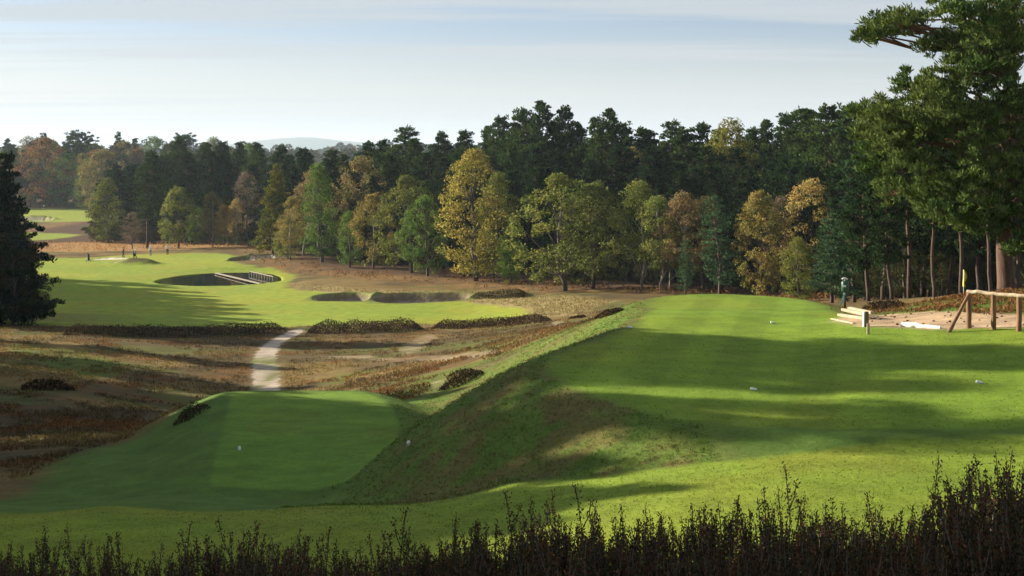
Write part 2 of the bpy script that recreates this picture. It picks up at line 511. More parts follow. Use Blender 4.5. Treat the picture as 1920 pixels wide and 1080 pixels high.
def height(x, y, micro=True):
    x = np.asarray(x, float); y = np.asarray(y, float)
    t, l = _tp(x, y)
    tc = np.clip(t, -TH_MAX, TH_MAX)
    z = _tpsf(tc, l)
    back = sstep(TH_MAX, 1.6, np.abs(t))
    z = z * (1 - back) + np.interp(l, _ll, _mean_prof) * back
    # tees: platforms with banks
    def plat(z, poly, zp, slope, k, shoulder=1.5):
        sd = sdf_poly(x, y, poly)
        s = np.maximum(sd, 0)
        p = zp - slope * s * s / (s + shoulder)
        m = np.maximum(z, p); n_ = np.minimum(z, p)
        h_ = np.clip(0.5 + 0.5 * (p - z) / k, 0, 1)
        return z * (1 - h_) + p * h_ + k * h_ * (1 - h_)
    near = (np.hypot(x - 5, y - 48) < 60)
    if near.any():
        zz = z.copy()
        zp1 = -6.12 - 0.22 * sstep(50, 58, y) + 0.10 * sstep(10, 20, x) + 0.07 * sstep(48.6, 49.8, y - 0.12 * x)
        zz = plat(zz, UPPER, zp1, 0.84, 0.8, 2.6)
        zz = plat(zz, LOWER, -9.62 + 0 * x, 0.55, 0.4)
        z = np.where(near, zz, z)
    for b in BUNKERS:
        rho, c = bunker_rho(b, x, y)
        z = z - b[5] * sstep(1.0, 0.8, rho)
        z = z + b[6] * np.exp(-((rho - 1.08) / 0.22) ** 2) * np.clip(c * 0.9 + 0.35, 0, 1)
    for mx, my, rx, ry, hh in MOUNDS:
        q = ((x - mx) / rx) ** 2 + ((y - my) / ry) ** 2
        z = z + hh * np.exp(-q * 1.3) * (1 + 0.25 * (vnoise(x * 1.3, y * 1.3, 5) - 0.5))
    q = np.hypot((x - POND[0]) / POND[2], (y - POND[1]) / POND[3]) * (1 + 0.05 * np.sin(3 * np.arctan2(y - POND[1], x - POND[0])))
    rim = sstep(1.6, 1.1, q)
    z = z * (1 - rim) + np.minimum(z, -19.72 + 0.012 * (212 - y)) * rim
    z = z - 1.6 * sstep(1.02, 0.93, q)
    if micro:
        r = np.hypot(x, y)
        amp = 0.05 + 0.16 * HEATH(x, y)
        z = z + amp * (fbm(x / 2.6, y / 2.6, 11, 3) - 0.5) * sstep(2, 12, r)
        z = z + 0.25 * (fbm(x / 14, y / 14, 21, 2) - 0.5) * sstep(60, 110, r)
        z = z + 1.2 * (fbm(x / 60, y / 60, 31, 3) - 0.5) * sstep(300, 500, r)
    return z

HEATH = lambda x, y: np.zeros(np.shape(x))      # replaced once the zones are known

def hit(px, py, ymax=700.0):
    """where the line of sight through a photo pixel first meets the ground"""
    u = (px - 960) / F
    ys = np.concatenate([np.arange(3, 70, 0.05), np.arange(70, 300, 0.2), np.arange(300, ymax, 1.0)])
    row = HZ - F * height(u * ys, ys, False) / ys
    k = np.argmax(row <= py)
    yy = ys[k] if row[k] <= py else ymax
    return (u * yy, yy)
def plan(poly, it=2):
    return smooth_poly([hit(*p) for p in poly], it)

# ------------------------------------------------------------------ zones on the ground, as seen
Z_FAIR = smooth_poly([(-95, 160), (-100, 250), (-84, 262)] + [hit(*p) for p in
    [(170, 484), (225, 478), (330, 475), (425, 475), (462, 480), (430, 488), (470, 500), (522, 503), (545, 520), (532, 536), (570, 546), (610, 545), (700, 553), (800, 556), (868, 566), (985, 576), (1000, 588),
     (930, 601), (800, 606), (590, 611), (530, 616), (400, 612), (250, 612), (110, 612)]] + [(-70, 140)], 1)
Z_FARFAIR = smooth_poly([(-140, 325), (-118, 330), (-108, 345), (-112, 372), (-150, 372)], 2)
Z_FARGREEN = smooth_poly([(-158, 425), (-128, 425), (-126, 450), (-140, 462), (-143, 500), (-178, 505)], 2)
Z_BRACK = smooth_poly([(-120, 290), (-98, 286), (-75, 283), (-56, 281), (-50, 285), (-62, 298), (-85, 322), (-106, 328)], 1)
Z_PATH = plan([(572, 617), (545, 619), (506, 637), (480, 657), (470, 672), (470, 692), (466, 741), (470, 741.5), (520, 741.5), (525, 741), (528, 694), (522, 672), (524, 655), (540, 637), (572, 624)], 1)
Z_SAND = plan([(1568, 600), (1605, 590), (1650, 590), (1720, 587), (1800, 585), (1860, 590), (1960, 594), (1960, 612), (1830, 614), (1770, 620), (1690, 614), (1640, 611), (1600, 612)], 1)
Z_STRAW = plan([(545, 528), (640, 541), (760, 546), (900, 545), (1020, 552), (1130, 560), (1150, 570), (1090, 590), (1010, 592), (880, 570), (700, 552), (600, 552), (560, 542)], 1)
Z_SCRAPE = [plan(p, 1) for p in (
    [(745, 655), (775, 640), (800, 628), (825, 632), (800, 645), (780, 662), (760, 668)],
    [(605, 668), (690, 666), (705, 671), (650, 674), (590, 671)],
    [(1030, 606), (1050, 600), (1058, 606), (1040, 614)],
    [(800, 720), (835, 708), (850, 716), (815, 732)],
    [(640, 668), (860, 660), (960, 655), (930, 664), (760, 676)])]
Z_GREENPATCH = [plan(p, 1) for p in (
    [(850, 645), (930, 640), (960, 648), (900, 660), (855, 655)],
    [(610, 712), (690, 690), (720, 690), (680, 704), (620, 722)],
    [(690, 745), (760, 715), (860, 690), (950, 662), (985, 660), (920, 685), (850, 712), (790, 740)],
    [(120, 655), (250, 690), (200, 715), (60, 690), (0, 640)])]
# rough grass on the tee banks and behind the strip
Z_ROUGH = smooth_poly([(-30, 26), (-14, 36), (-15.5, 50), (-13, 56.5), (-9, 58.5), (-4, 60), (-2.5, 66), (1, 75), (6, 76), (11, 66), (14, 62), (20, 60), (40, 50), (40, 10), (-30, 10)], 2)
Z_STRIP = smooth_poly([(-60, 8), (-60, 32), (-12, 34.6), (-7, 33.8), (-3.2, 32.4), (0.6, 30.0), (3.6, 28.8), (5.7, 28.8), (9, 29.0), (19, 28), (40, 28), (40, 8)], 2)
Z_HEATHTOP = plan([(1610, 583), (1700, 574), (1800, 556), (1960, 540), (1960, 594), (1860, 590), (1800, 584), (1700, 585)], 1)
FOREST_EDGE = np.array([(-130, 300), (-98, 305), (-70, 292), (-50, 280), (-44, 262), (-38, 238), (-30, 222), (-22, 212), (-12, 203), (-3, 192), (7, 178), (16, 172), (28, 160), (30, 140), (31, 112), (26, 88), (20, 70), (24, 63), (60, 60), (400, 60), (400, 700), (-130, 900)])

def HEATH(x, y):
    x = np.asarray(x, float); y = np.asarray(y, float)
    w = np.ones(x.shape)
    for p, s in ((Z_FAIR, 1.5), (Z_FARFAIR, 4), (Z_FARGREEN, 4), (Z_PATH, 0.6), (Z_SAND, 0.6), (Z_ROUGH, 1.0), (UPPER, 0.5)):
        w = w * sstep(-s * 0.3, s, sdf_poly(x, y, p))
    return w

# ------------------------------------------------------------------ the ground, one polar sheet
ths = np.unique(np.concatenate([np.linspace(-math.pi, -1.0, 18), np.linspace(-1.0, -0.42, 36), np.linspace(-0.42, 0.42, 500),
                                np.linspace(0.42, 1.0, 36), np.linspace(1.0, math.pi, 18)[:-1]]))
rs = np.concatenate([np.arange(1.2, 20, 0.4), np.arange(20, 27, 0.3), np.arange(27, 62, 0.18), np.arange(62, 150, 0.55), np.arange(150, 169, 0.6), np.arange(169, 183, 0.25),
                     np.arange(183, 198, 0.7), np.arange(198, 228, 0.4), np.arange(228, 265, 0.45), np.arange(265, 330, 1.3), np.arange(330, 520, 3.0), np.geomspace(520, 15000, 50)])
TH, RR = np.meshgrid(ths, rs)
GX, GY = RR * np.sin(TH), RR * np.cos(TH)
GZ = height(GX, GY)
nr, nc = GX.shape
gx, gy = GX.ravel(), GY.ravel()
GV = np.stack([gx, gy, GZ.ravel()], 1)

def lerp(a, b, w): return a + (np.asarray(b, float) - a) * w[:, None]
def mask(poly, soft, n_amp=0.0, n_sc=1.0, seed=3):
    d = sdf_poly(gx, gy, poly)
    if n_amp: d = d + n_amp * (fbm(gx / n_sc, gy / n_sc, seed, 3) - 0.5) * 2
    return sstep(soft, -soft, d)
n_a = fbm(gx / 7.0, gy / 7.0, 41, 4); n_b = fbm(gx / 2.2, gy / 2.2, 51, 3); n_c = fbm(gx / 18, gy / 18, 61, 3); n_d = fbm(gx / 4.0, gy / 1.6, 71, 4)
col = np.tile(np.array([0.108, 0.079, 0.035]), (len(gx), 1))                  # heather brown
col = lerp(col, (0.082, 0.064, 0.032), sstep(0.52, 0.66, n_c))
col = lerp(col, (0.25, 0.175, 0.06), sstep(0.47, 0.66, n_a) * 0.55)          # straw grass
col = lerp(col, (0.19, 0.085, 0.025), sstep(0.54, 0.68, n_d) * 0.4)           # rusty
col = lerp(col, (0.10, 0.11, 0.03), sstep(0.56, 0.7, fbm(gx / 9, gy / 5, 81, 3)) * 0.8)
rough_a = np.ones(len(gx))
zone = np.zeros(len(gx), int)
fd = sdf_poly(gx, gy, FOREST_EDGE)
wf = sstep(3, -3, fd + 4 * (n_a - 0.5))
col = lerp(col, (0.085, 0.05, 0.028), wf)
wfe = np.exp(-((fd - 1.5) / 4.0) ** 2) * sstep(120, 150, gy)
col = lerp(col, np.where((n_b > 0.5)[:, None], (0.24, 0.13, 0.05), (0.16, 0.10, 0.045)), wfe * 0.75)
w = mask(Z_BRACK, 3, 2, 6); col = lerp(col, (0.33, 0.19, 0.075), w)
w = mask(Z_STRAW, 2.0, 2.5, 5); col = lerp(col, (0.30, 0.235, 0.10), w * 0.9)
for p in Z_GREENPATCH:
    w = mask(p, 1.2, 1.2, 2.5); col = lerp(col, (0.105, 0.14, 0.028), w * 0.85)
w = mask(Z_HEATHTOP, 0.4, 0.3, 1.0); col = lerp(col, (0.20, 0.115, 0.055), w)
# rough grass banks
w = mask(Z_ROUGH, 0.8, 0.8, 1.5)
bank = np.array([0.090, 0.145, 0.024]) * np.ones((len(gx), 1))
bank = lerp(bank, (0.135, 0.095, 0.038), sstep(0.40, 0.66, 0.5 * fbm(gx / 0.5, gy / 0.5, 91, 4) + 0.5 * fbm(gx / 1.8, gy / 1.8, 92, 3)) * (0.15 + 0.6 * sstep(-5, -1.5, gx)))
bank = lerp(bank, (0.115, 0.15, 0.03), sstep(0.5, 0.7, n_a) * 0.6)
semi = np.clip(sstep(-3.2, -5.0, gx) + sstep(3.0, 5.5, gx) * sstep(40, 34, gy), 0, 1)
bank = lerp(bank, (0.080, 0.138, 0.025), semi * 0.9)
col = col + (bank - col) * w[:, None]
rough_a = rough_a * (1 - w * (0.25 + 0.4 * semi))
# pale worn scrapes
for p in Z_SCRAPE:
    w = mask(p, 0.4, 0.5, 0.8); col = lerp(col, (0.36, 0.28, 0.18), w * 0.55 * (0.4 + 0.6 * (n_b > 0.46)))
# mown surfaces
def mown(w, c):
    global col, rough_a
    g = np.array(c) * np.ones((len(gx), 1))
    g = lerp(g, np.array(c) * (1.28, 1.08, 1.1), sstep(0.45, 0.7, n_c) * 0.8)
    g = lerp(g, np.array(c) * (1.25, 0.92, 1.0), sstep(0.5, 0.68, n_a) * 0.5)
    col = col + (g - col) * w[:, None]
    rough_a = rough_a * (1 - w) + 0.16 * w
G0 = (0.20, 0.255, 0.030)
w = mask(Z_FAIR, 0.7, 1.0, 3.0); mown(w, G0); zone[w > 0.5] = 1
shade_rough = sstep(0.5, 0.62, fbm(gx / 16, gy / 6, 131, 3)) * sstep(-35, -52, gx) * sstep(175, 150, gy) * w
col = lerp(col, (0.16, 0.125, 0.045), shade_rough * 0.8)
for zf in (Z_FARFAIR, Z_FARGREEN):
    w = mask(zf, 2, 3, 8); mown(w, G0); zone[w > 0.5] = 1
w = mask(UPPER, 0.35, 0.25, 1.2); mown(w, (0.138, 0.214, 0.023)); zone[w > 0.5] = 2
stripe = sstep(-0.25, 0.25, np.sin((gx * 0.97 - gy * 0.22) * math.pi / 1.1 + 0.6 * (n_c - 0.5)))
col = col * (1 + w * (stripe - 0.5) * 0.13)[:, None]
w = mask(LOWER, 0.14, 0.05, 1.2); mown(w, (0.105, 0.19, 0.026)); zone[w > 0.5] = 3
w = mask(Z_STRIP, 0.25, 0.25, 1.0) * sstep(7, 9, gy); mown(w, (0.15, 0.205, 0.024)); rough_a = rough_a + 0.15 * w; zone[w > 0.5] = 4
q = np.hypot((gx - POND[0]) / POND[2], (gy - POND[1]) / POND[3])
w = sstep(1.3, 1.1, q); mown(w, G0)
w = sstep(0.99, 0.94, q); col = lerp(col, (0.045, 0.035, 0.022), w)
for k, b in enumerate(BUNKERS):
    rho, c_ = bunker_rho(b, gx, gy)
    lipw = sstep(1.5, 1.1, rho) * sstep(0.9, 1.0, rho)
    col = lerp(col, (0.13, 0.15, 0.04), lipw * 0.7)
    w = sstep(0.99, 0.93, rho)
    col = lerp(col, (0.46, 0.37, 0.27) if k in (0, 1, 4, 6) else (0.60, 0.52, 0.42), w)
    if k in (0, 1, 4, 6): col = lerp(col, (0.15, 0.118, 0.08), w * sstep(0.05, 0.35, c_ + 0.15 * (n_b - 0.5)) * sstep(0.76, 0.86, rho)); rough_a = rough_a * (1 - 0.6 * w); zone[w > 0.5] = 10 + k  # far wall darkened: shade painted into the face colour, floor left pale
for mx, my, rx, ry, hh in MOUNDS:
    qq = ((gx - mx) / rx) ** 2 + ((gy - my) / ry) ** 2
    w = sstep(1.3, 0.5, qq); col = lerp(col, (0.12, 0.105, 0.04), w * (0.5 + 0.5 * (n_b > 0.45))); rough_a = np.maximum(rough_a, w)
w = mask(Z_SAND, 0.35, 0.6, 1.3)
sandc = np.array([0.38, 0.265, 0.165]) * (0.55 + 0.9 * fbm(gx / 0.9, gy / 0.9, 77, 4))[:, None]
col = col + (sandc - col) * w[:, None]; rough_a = rough_a * (1 - 0.4 * w); zone[w > 0.5] = 5
w = sstep(0.12, -0.12, sdf_poly(gx, gy, Z_PATH) + 0.16 + 0.6 * (fbm(gx / 0.6, gy / 0.6, 3, 3) - 0.5)) * sstep(70, 74, gy)
pc = np.array([0.42, 0.345, 0.275]) * (0.75 + 0.5 * fbm(gx / 0.5, gy / 0.5, 7, 3))[:, None]
_, pmid = hit(500, 681)
mid = np.exp(-((gy - pmid) / 4.0) ** 2)
pxv = 960 + F * gx / np.maximum(gy, 1)
centre = np.exp(-((gx - hit(497, 715)[0]) / 0.55) ** 2) * sstep(pmid + 3, pmid - 3, gy)
pc = lerp(pc, (0.15, 0.16, 0.05), np.clip(mid + 0.85 * centre, 0, 1) * (0.55 + 0.45 * (n_b > 0.42)))
col = col + (pc - col) * w[:, None]; rough_a = rough_a * (1 - 0.3 * w); zone[w > 0.5] = 6

# normals of the whole sheet, so that the pieces below meet without a seam
e1 = np.stack([np.gradient(GX, axis=0), np.gradient(GY, axis=0), np.gradient(GZ, axis=0)], -1)
e2 = np.stack([np.roll(GX, -1, 1) - np.roll(GX, 1, 1), np.roll(GY, -1, 1) - np.roll(GY, 1, 1), np.roll(GZ, -1, 1) - np.roll(GZ, 1, 1)], -1)
GN = unit(np.cross(e2, e1)).reshape(-1, 3)
GN[GN[:, 2] < 0] *= -1
ii, jj = np.meshgrid(np.arange(nr - 1), np.arange(nc), indexing='ij')
j2 = (jj + 1) % nc
GQ = np.stack([ii * nc + jj, ii * nc + j2, (ii + 1) * nc + j2, (ii + 1) * nc + jj], -1).reshape(-1, 4)
fz = zone[GQ]
fzone = np.where((fz == fz[:, :1]).all(1), fz[:, 0], np.where((fz[:, 1] == fz[:, 2]), fz[:, 1], fz[:, 3]))

def ground_piece(name, sel, label, cat):
    q_ = GQ[sel]
    ids, inv = np.unique(q_.ravel(), return_inverse=True)
    Tn = None; V = GV[ids]; cl = col[ids]; rg = rough_a[ids]; nm = GN[ids]
    Qn = inv.reshape(-1, 4)
    if name == 'ground':            # close the sheet under the camera
        V = np.vstack([V, [[0, 0, float(GZ[0].mean())]]]); cl = np.vstack([cl, cl[:1]]); rg = np.append(rg, 1.0); nm = np.vstack([nm, [[0, 0, 1]]])
        first = np.searchsorted(ids, np.arange(nc)); Tn = np.stack([np.full(nc, len(V) - 1), np.roll(first, -1), first], 1)
    me = mesh_np(name, V, Qn, Tn, cl, M['terrain'], True)
    a = me.attributes.new('rough', 'FLOAT', 'POINT'); a.data.foreach_set('value', rg.astype(np.float32))
    me.normals_split_custom_set_from_vertices(nm.astype(np.float32))
    o = link(name, me)
    return tag(o, label, cat, kind='structure')
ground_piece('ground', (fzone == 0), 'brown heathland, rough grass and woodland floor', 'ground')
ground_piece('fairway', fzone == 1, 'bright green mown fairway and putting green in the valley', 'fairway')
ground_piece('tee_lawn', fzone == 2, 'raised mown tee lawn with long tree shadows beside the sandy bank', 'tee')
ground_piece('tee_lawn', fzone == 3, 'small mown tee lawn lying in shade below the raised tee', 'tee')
ground_piece('grass_strip', fzone == 4, 'mown grass strip running behind the dark heather shoots', 'grass')
ground_piece('sandy_ground', fzone == 5, 'bare sandy earth between timber steps and rail fence', 'ground')
ground_piece('gravel_path', fzone == 6, 'pale gravel path crossing the heath to the fairway', 'path')
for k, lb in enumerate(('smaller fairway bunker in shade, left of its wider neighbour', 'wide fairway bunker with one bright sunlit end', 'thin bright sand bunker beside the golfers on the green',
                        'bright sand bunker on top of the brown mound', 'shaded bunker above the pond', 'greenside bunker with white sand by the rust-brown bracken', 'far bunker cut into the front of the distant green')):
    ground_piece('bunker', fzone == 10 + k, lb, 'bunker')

def gz(x, y): return float(height(np.array([x]), np.array([y]))[0])

# ------------------------------------------------------------------ trees
def broadleaf(seed, H, R, base=0.16, lobes=95, per=75, leaf=0.26, shape=0.48, sparse=1.0, droop=0.0, girth=1.0):
    """returns (trunk mesh accumulator, crown accumulator): trunk with limbs, crown of leaf clumps"""
    g = np.random.default_rng(seed)
    tr, cr = Acc(), Acc()
    lean = g.normal(size=2) * 0.03 * H
    zs = np.linspace(-0.3, H * 0.86, 9)
    wob = np.cumsum(g.normal(size=(9, 2)) * 0.012 * H, 0); wob[:2] = 0
    f = np.clip(zs / H, 0, 1)
    axis = np.stack([lean[0] * f + wob[:, 0], lean[1] * f + wob[:, 1], zs], 1)
    r0 = (0.016 * H + 0.05) * girth
    tube(tr, axis, np.maximum(r0 * (1.15 - 1.08 * f), 0.03), 7)
    # clump centres inside an uneven envelope
    bumps = [(g.uniform(0, 2 * math.pi), g.uniform(0.2, 0.95), g.uniform(0.8, 1.25)) for _ in range(7)]
    cen = []
    while len(cen) < lobes:
        t = g.uniform(0, 1) ** 0.85
        a = g.uniform(0, 2 * math.pi)
        env = max(0.0, 1 - abs((t - shape) / (1 - shape if t > shape else shape + 0.12)) ** 2.1) ** 0.62
        k = 1.0
        for ba, bt, bs in bumps:
            w_ = math.exp(-((t - bt) / 0.22) ** 2) * max(0, math.cos(a - ba)) ** 2
            k += (bs - 1) * w_
        rr = R * env * k * (0.35 + 0.65 * g.uniform(0, 1) ** 0.55)
        z = H * (base + (1 - base) * t)
        zi = np.interp(z, zs, axis[:, 0]), np.interp(z, zs, axis[:, 1])
        cen.append((zi[0] + rr * math.cos(a), zi[1] + rr * math.sin(a), z - 0.05 * H * (rr / R) ** 2, rr))
    cen = np.array(cen)
    for c in cen[g.permutation(len(cen))[:max(12, int(lobes * 0.2 * girth))]]:
        zb = max(0.12 * H, c[2] - 0.16 * H - 0.55 * c[3])
        p0 = np.array([np.interp(zb, zs, axis[:, 0]), np.interp(zb, zs, axis[:, 1]), zb])
        p1 = c[:3]; mid = (p0 + p1) / 2 + np.array([0, 0, 0.10 * np.linalg.norm(p1 - p0)]) * (1 if g.random() < .6 else -.4)
        tube(tr, np.array([p0, mid, p1]), [r0 * 0.36, r0 * 0.2, 0.02], 4, cap=False)
    for c in cen:
        rc = H * g.uniform(0.045, 0.085)
        n = int(per * g.uniform(0.6, 1.3) * sparse)
        d = sphere_dirs(g, n)
        d[:, 2] = np.abs(d[:, 2]) * np.where(g.random(n) < 0.7, 1, -0.7)
        P = c[:3] + d * (rc * (0.35 + 0.65 * g.random(n) ** 0.5))[:, None] * (1, 1, 0.8)
        D = d * 0.6 + g.normal(size=(n, 3)) * 0.7 - np.array([0, 0, 0.2 + droop])
        cards(cr, P, D, leaf * g.uniform(0.6, 1.3, n), leaf * 0.62 * g.uniform(0.6, 1.2, n), g)
    return tr, cr

def needle_clump(cr, c, rc, flat, n, leaf, g, out):
    dd = sphere_dirs(g, n); dd[:, 2] = np.abs(dd[:, 2]) * np.where(g.random(n) < .75, 1, -.6)
    P = c + dd * (rc * g.random(n) ** 0.42)[:, None] * (1, 1, flat)
    D = dd * 0.8 + out * 0.35 + np.array([0, 0, 0.6]) + g.normal(size=(n, 3)) * 0.45
    cards(cr, P, D, leaf[0] * g.uniform(0.6, 1.25, n), leaf[1] * g.uniform(0.7, 1.3, n), g)

def pine(seed, H, R, base=0.3, step=0.155, per=44, leaf=(0.46, 0.19), pad=0.95, flat=0.68, prof='round', up=0.40, trunk_r=None, lean=0.02):
    """scots pine: straight trunk, irregular limbs, lumpy needle clumps"""
    g = np.random.default_rng(seed)
    tr, cr = Acc(), Acc()
    zs = np.linspace(-0.3, H * 0.97, 12); f = np.clip(zs / H, 0, 1)
    wob = np.cumsum(g.normal(size=(12, 2)) * 0.006 * H, 0); wob[:2] = 0
    ln = g.normal(size=2) * lean * H
    axis = np.stack([ln[0] * f + wob[:, 0], ln[1] * f + wob[:, 1], zs], 1)
    r0 = trunk_r or (0.0105 * H + 0.05)
    tube(tr, axis, np.maximum(r0 * (1.1 - 1.0 * f ** 1.2), 0.025), 8)
    bumps = [(g.uniform(0, 6.28), g.uniform(0.05, 0.9), g.uniform(0.55, 1.35)) for _ in range(9)]
    z = base * H
    a = g.uniform(0, 6.28)
    while z < H * 0.975:
        t = (z - base * H) / (H * (1 - base))
        a += 2.4 + g.normal() * 0.5
        if prof == 'round': env = (1 - t ** 1.75) ** 0.8 * (0.6 + 0.4 * min(1, t / 0.25))
        elif prof == 'cone': env = (1 - t) ** 0.8 * 0.92 + 0.08
        else: env = (1 - t ** 4) ** 0.6 * (0.4 + 0.6 * min(1, t / 0.5))       # flat-topped
        kk = 1.0
        for ba, bt, bs in bumps: kk += (bs - 1) * math.exp(-((t - bt) / 0.16) ** 2) * max(0, math.cos(a - ba))
        Lb = (R * env * kk) * g.uniform(0.6, 1.1) + 0.2
        d = np.array([math.cos(a), math.sin(a), 0])
        p0 = np.array([np.interp(z, zs, axis[:, 0]), np.interp(z, zs, axis[:, 1]), z])
        rise = up * Lb * (0.2 + 1.1 * t) + g.normal() * 0.06 * Lb
        ss = np.linspace(0, 1, 4)
        br = p0 + d * (Lb * ss)[:, None] + np.array([0, 0, 1]) * (rise * ss ** 1.5)[:, None] + g.normal(size=(4, 3)) * 0.04 * Lb * ss[:, None]
        tube(tr, br, np.linspace(0.016 * Lb + 0.02, 0.012, 4), 4, cap=False)
        m = max(1, int(round(Lb / (pad * 0.95))))
        for q in range(m):
            s = 0.25 + 0.78 * (q + g.uniform(0.1, 0.95)) / m
            side = np.array([-d[1], d[0], 0]) * g.normal() * 0.24 * Lb
            c = np.array([np.interp(min(s, 1), ss, br[:, k]) for k in range(3)]) + side + np.array([0, 0, g.normal() * 0.22 * pad])
            rc = pad * g.uniform(0.6, 1.2) * (1.0 - 0.35 * t)
            needle_clump(cr, c, rc, flat, int(per * g.uniform(0.7, 1.3)), leaf, g, d)
        z += step * g.uniform(0.6, 1.4) * (1.15 - 0.35 * t) * H / 20
    # leading shoots
    for _ in range(5):
        c = axis[-1] + np.array([g.normal() * 0.5, g.normal() * 0.5, g.uniform(-0.5, 0.45)]) * pad
        needle_clump(cr, c, pad * 0.38, 1.3, max(8, per // 3), leaf, g, np.array([0, 0, 0.8]))
    return tr, cr

PROTO = {}
def proto(key, pair, bark, leaf, H):
    tr, cr = pair
    PROTO[key] = (tr.mesh('trunk', M[bark], True), cr.mesh('crown', M[leaf]), H)
for i in range(4):
    proto(f'pine{i}', pine(100 + i, 20, 3.9, base=(0.22, 0.30, 0.26, 0.34)[i]), 'pine_bark', 'needle', 20)
for i in range(2):
    proto(f'cone{i}', pine(120 + i, 16, 4.1, base=0.06, step=0.19, per=38, pad=0.8, prof='cone', up=0.12, flat=0.5), 'pine_bark', 'needle', 16)
proto('dusk0', pine(125, 16, 5.4, base=0.03, step=0.13, per=46, pad=0.95, prof='cone', up=0.02, flat=0.5), 'pine_bark', 'needle', 16)
for i in range(2):
    proto(f'flat{i}', pine(130 + i, 20, 4.6, base=0.50, prof='flat', pad=0.9, per=46), 'pine_bark', 'needle', 20)
for i in range(3):
    proto(f'oak{i}', broadleaf(140 + i, 14, 5.2, base=0.08, lobes=160, per=72, leaf=0.33), 'oak_bark', 'leaf', 14)
for i in range(3):
    proto(f'tall{i}', broadleaf(150 + i, 17, 3.8, base=0.06, lobes=150, per=70, leaf=0.32, shape=0.42), 'oak_bark', 'leaf', 17)
for i in range(3):
    proto(f'birch{i}', broadleaf(160 + i, 13, 2.8, base=0.26, lobes=125, per=74, leaf=0.22, shape=0.40, droop=0.8, girth=0.5), 'birch_bark', 'leaf', 13)
for i in range(2):
    proto(f'bare{i}', broadleaf(170 + i, 12, 2.8, base=0.2, lobes=110, per=44, leaf=0.19, shape=0.45, droop=0.4, girth=0.6), 'oak_bark', 'leaf', 12)
for i in range(2):
    proto(f'young{i}', pine(180 + i, 12, 2.6, base=0.16, step=0.26, per=30, leaf=(0.3, 0.12), pad=0.6, up=0.3), 'pine_bark', 'needle', 12)

# tints: (patch colour a, patch colour b)
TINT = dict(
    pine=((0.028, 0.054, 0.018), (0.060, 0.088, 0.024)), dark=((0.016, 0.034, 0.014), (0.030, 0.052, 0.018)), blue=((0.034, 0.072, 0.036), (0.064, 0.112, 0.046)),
    green=((0.055, 0.105, 0.022), (0.10, 0.14, 0.028)), olive=((0.072, 0.095, 0.024), (0.125, 0.128, 0.03)), yellow=((0.145, 0.14, 0.03), (0.25, 0.20, 0.048)),
    gold=((0.31, 0.215, 0.075), (0.20, 0.17, 0.05)), orange=((0.23, 0.165, 0.05), (0.115, 0.125, 0.034)), brown=((0.15, 0.11, 0.045), (0.12, 0.115, 0.04)),
    rust=((0.16, 0.075, 0.03), (0.10, 0.075, 0.03)), mix=((0.075, 0.105, 0.025), (0.16, 0.16, 0.038)), pink=((0.24, 0.16, 0.075), (0.14, 0.115, 0.05)), grey=((0.12, 0.085, 0.06), (0.10, 0.08, 0.05)))
TREES = []
def tree(key, px, d, top, tint, label, group=None, wide=None, rz=None, name=None, cat='tree', H=None, x=None):
    tr, cr, h0 = PROTO[key]
    if x is None: x = (px - 960) / F * d
    z0 = gz(x, d)
    if H is None: H = max(4.0, (HZ - top) / F * d - z0)
    s = H / h0
    if name is None:
        name = {'pin': 'pine_tree', 'con': 'conifer_tree', 'fla': 'pine_tree', 'oak': 'broadleaf_tree', 'tal': 'broadleaf_tree', 'bir': 'birch_tree', 'bar': 'bare_tree', 'you': 'young_pine_tree'}[key[:3]]
    r = empty(name, (x, d, z0 - 0.05), random.uniform(0, 6.28) if rz is None else rz)
    sx = s * (wide or 1.0)
    r.scale = (sx, sx, s)
    tag(r, label, cat, group)
    a = link('trunk', tr, r); b = link('crown', cr, r)
    ta, tb = TINT[tint] if isinstance(tint, str) else tint
    k = random.uniform(0.98, 1.30) * (1.18 if key[:3] in ('oak', 'tal', 'bir', 'bar') else 1.0)
    b['tint_a'] = [c * k for c in ta]; b['tint_b'] = [c * k for c in tb]
    TREES.append((x, d, H))
    return r

# --- trees along the edge of the wood, from the golfers' green to the sandy bank
tree('tall0', 203, 322, 338, 'olive', 'leafy green-yellow tree at the open end of the wood beside the far fairway', wide=1.1)
tree('pine1', 276, 292, 283, 'pine', 'broad pine with a bare dark leaning trunk rising behind the golfers')
tree('bare0', 248, 292, 398, 'grey', 'small reddish-grey half-bare tree beside the bracken and the broad pine', wide=1.3)
tree('oak1', 335, 286, 352, 'mix', 'round green and yellow tree at the back edge of the putting green', wide=0.85)
tree('oak2', 372, 300, 392, 'green', 'low dark green tree with a crooked trunk behind the putting green', wide=0.8)
tree('birch0', 398, 287, 362, 'brown', 'brown-leaved birch with a straight bare trunk beside the round tree')
tree('birch1', 428, 286, 385, 'gold', 'white-stemmed birch leaning over the back of the green')
tree('birch2', 443, 290, 375, 'gold', 'pale-stemmed birch with golden leaves among dark pine trunks')
tree('bare1', 466, 284, 325, 'grey', 'tall brown thinly leaved tree left of the yellow layered conifer')
tree('cone0', 512, 256, 308, ((0.20, 0.17, 0.03), (0.09, 0.12, 0.03)), 'yellowing conifer with layered branches above the greenside bunker', wide=0.95)
tree('birch1', 568, 250, 322, 'pink', 'pinkish-orange birch between the layered conifer and the green conical tree', wide=1.15)
tree('birch0', 545, 243, 372, 'orange', 'small orange birch in front of the pinkish birch', wide=1.1)
tree('tall1', 604, 236, 312, 'green', 'dense green conical tree standing at the bend of the wood', wide=0.9)
tree('oak0', 540, 246, 425, 'mix', 'low yellow-green bush-like tree by the rust-coloured bracken', wide=1.2)
tree('tall2', 656, 226, 398, 'green', 'short bright green tree in front of the orange-brown trees', wide=1.0)
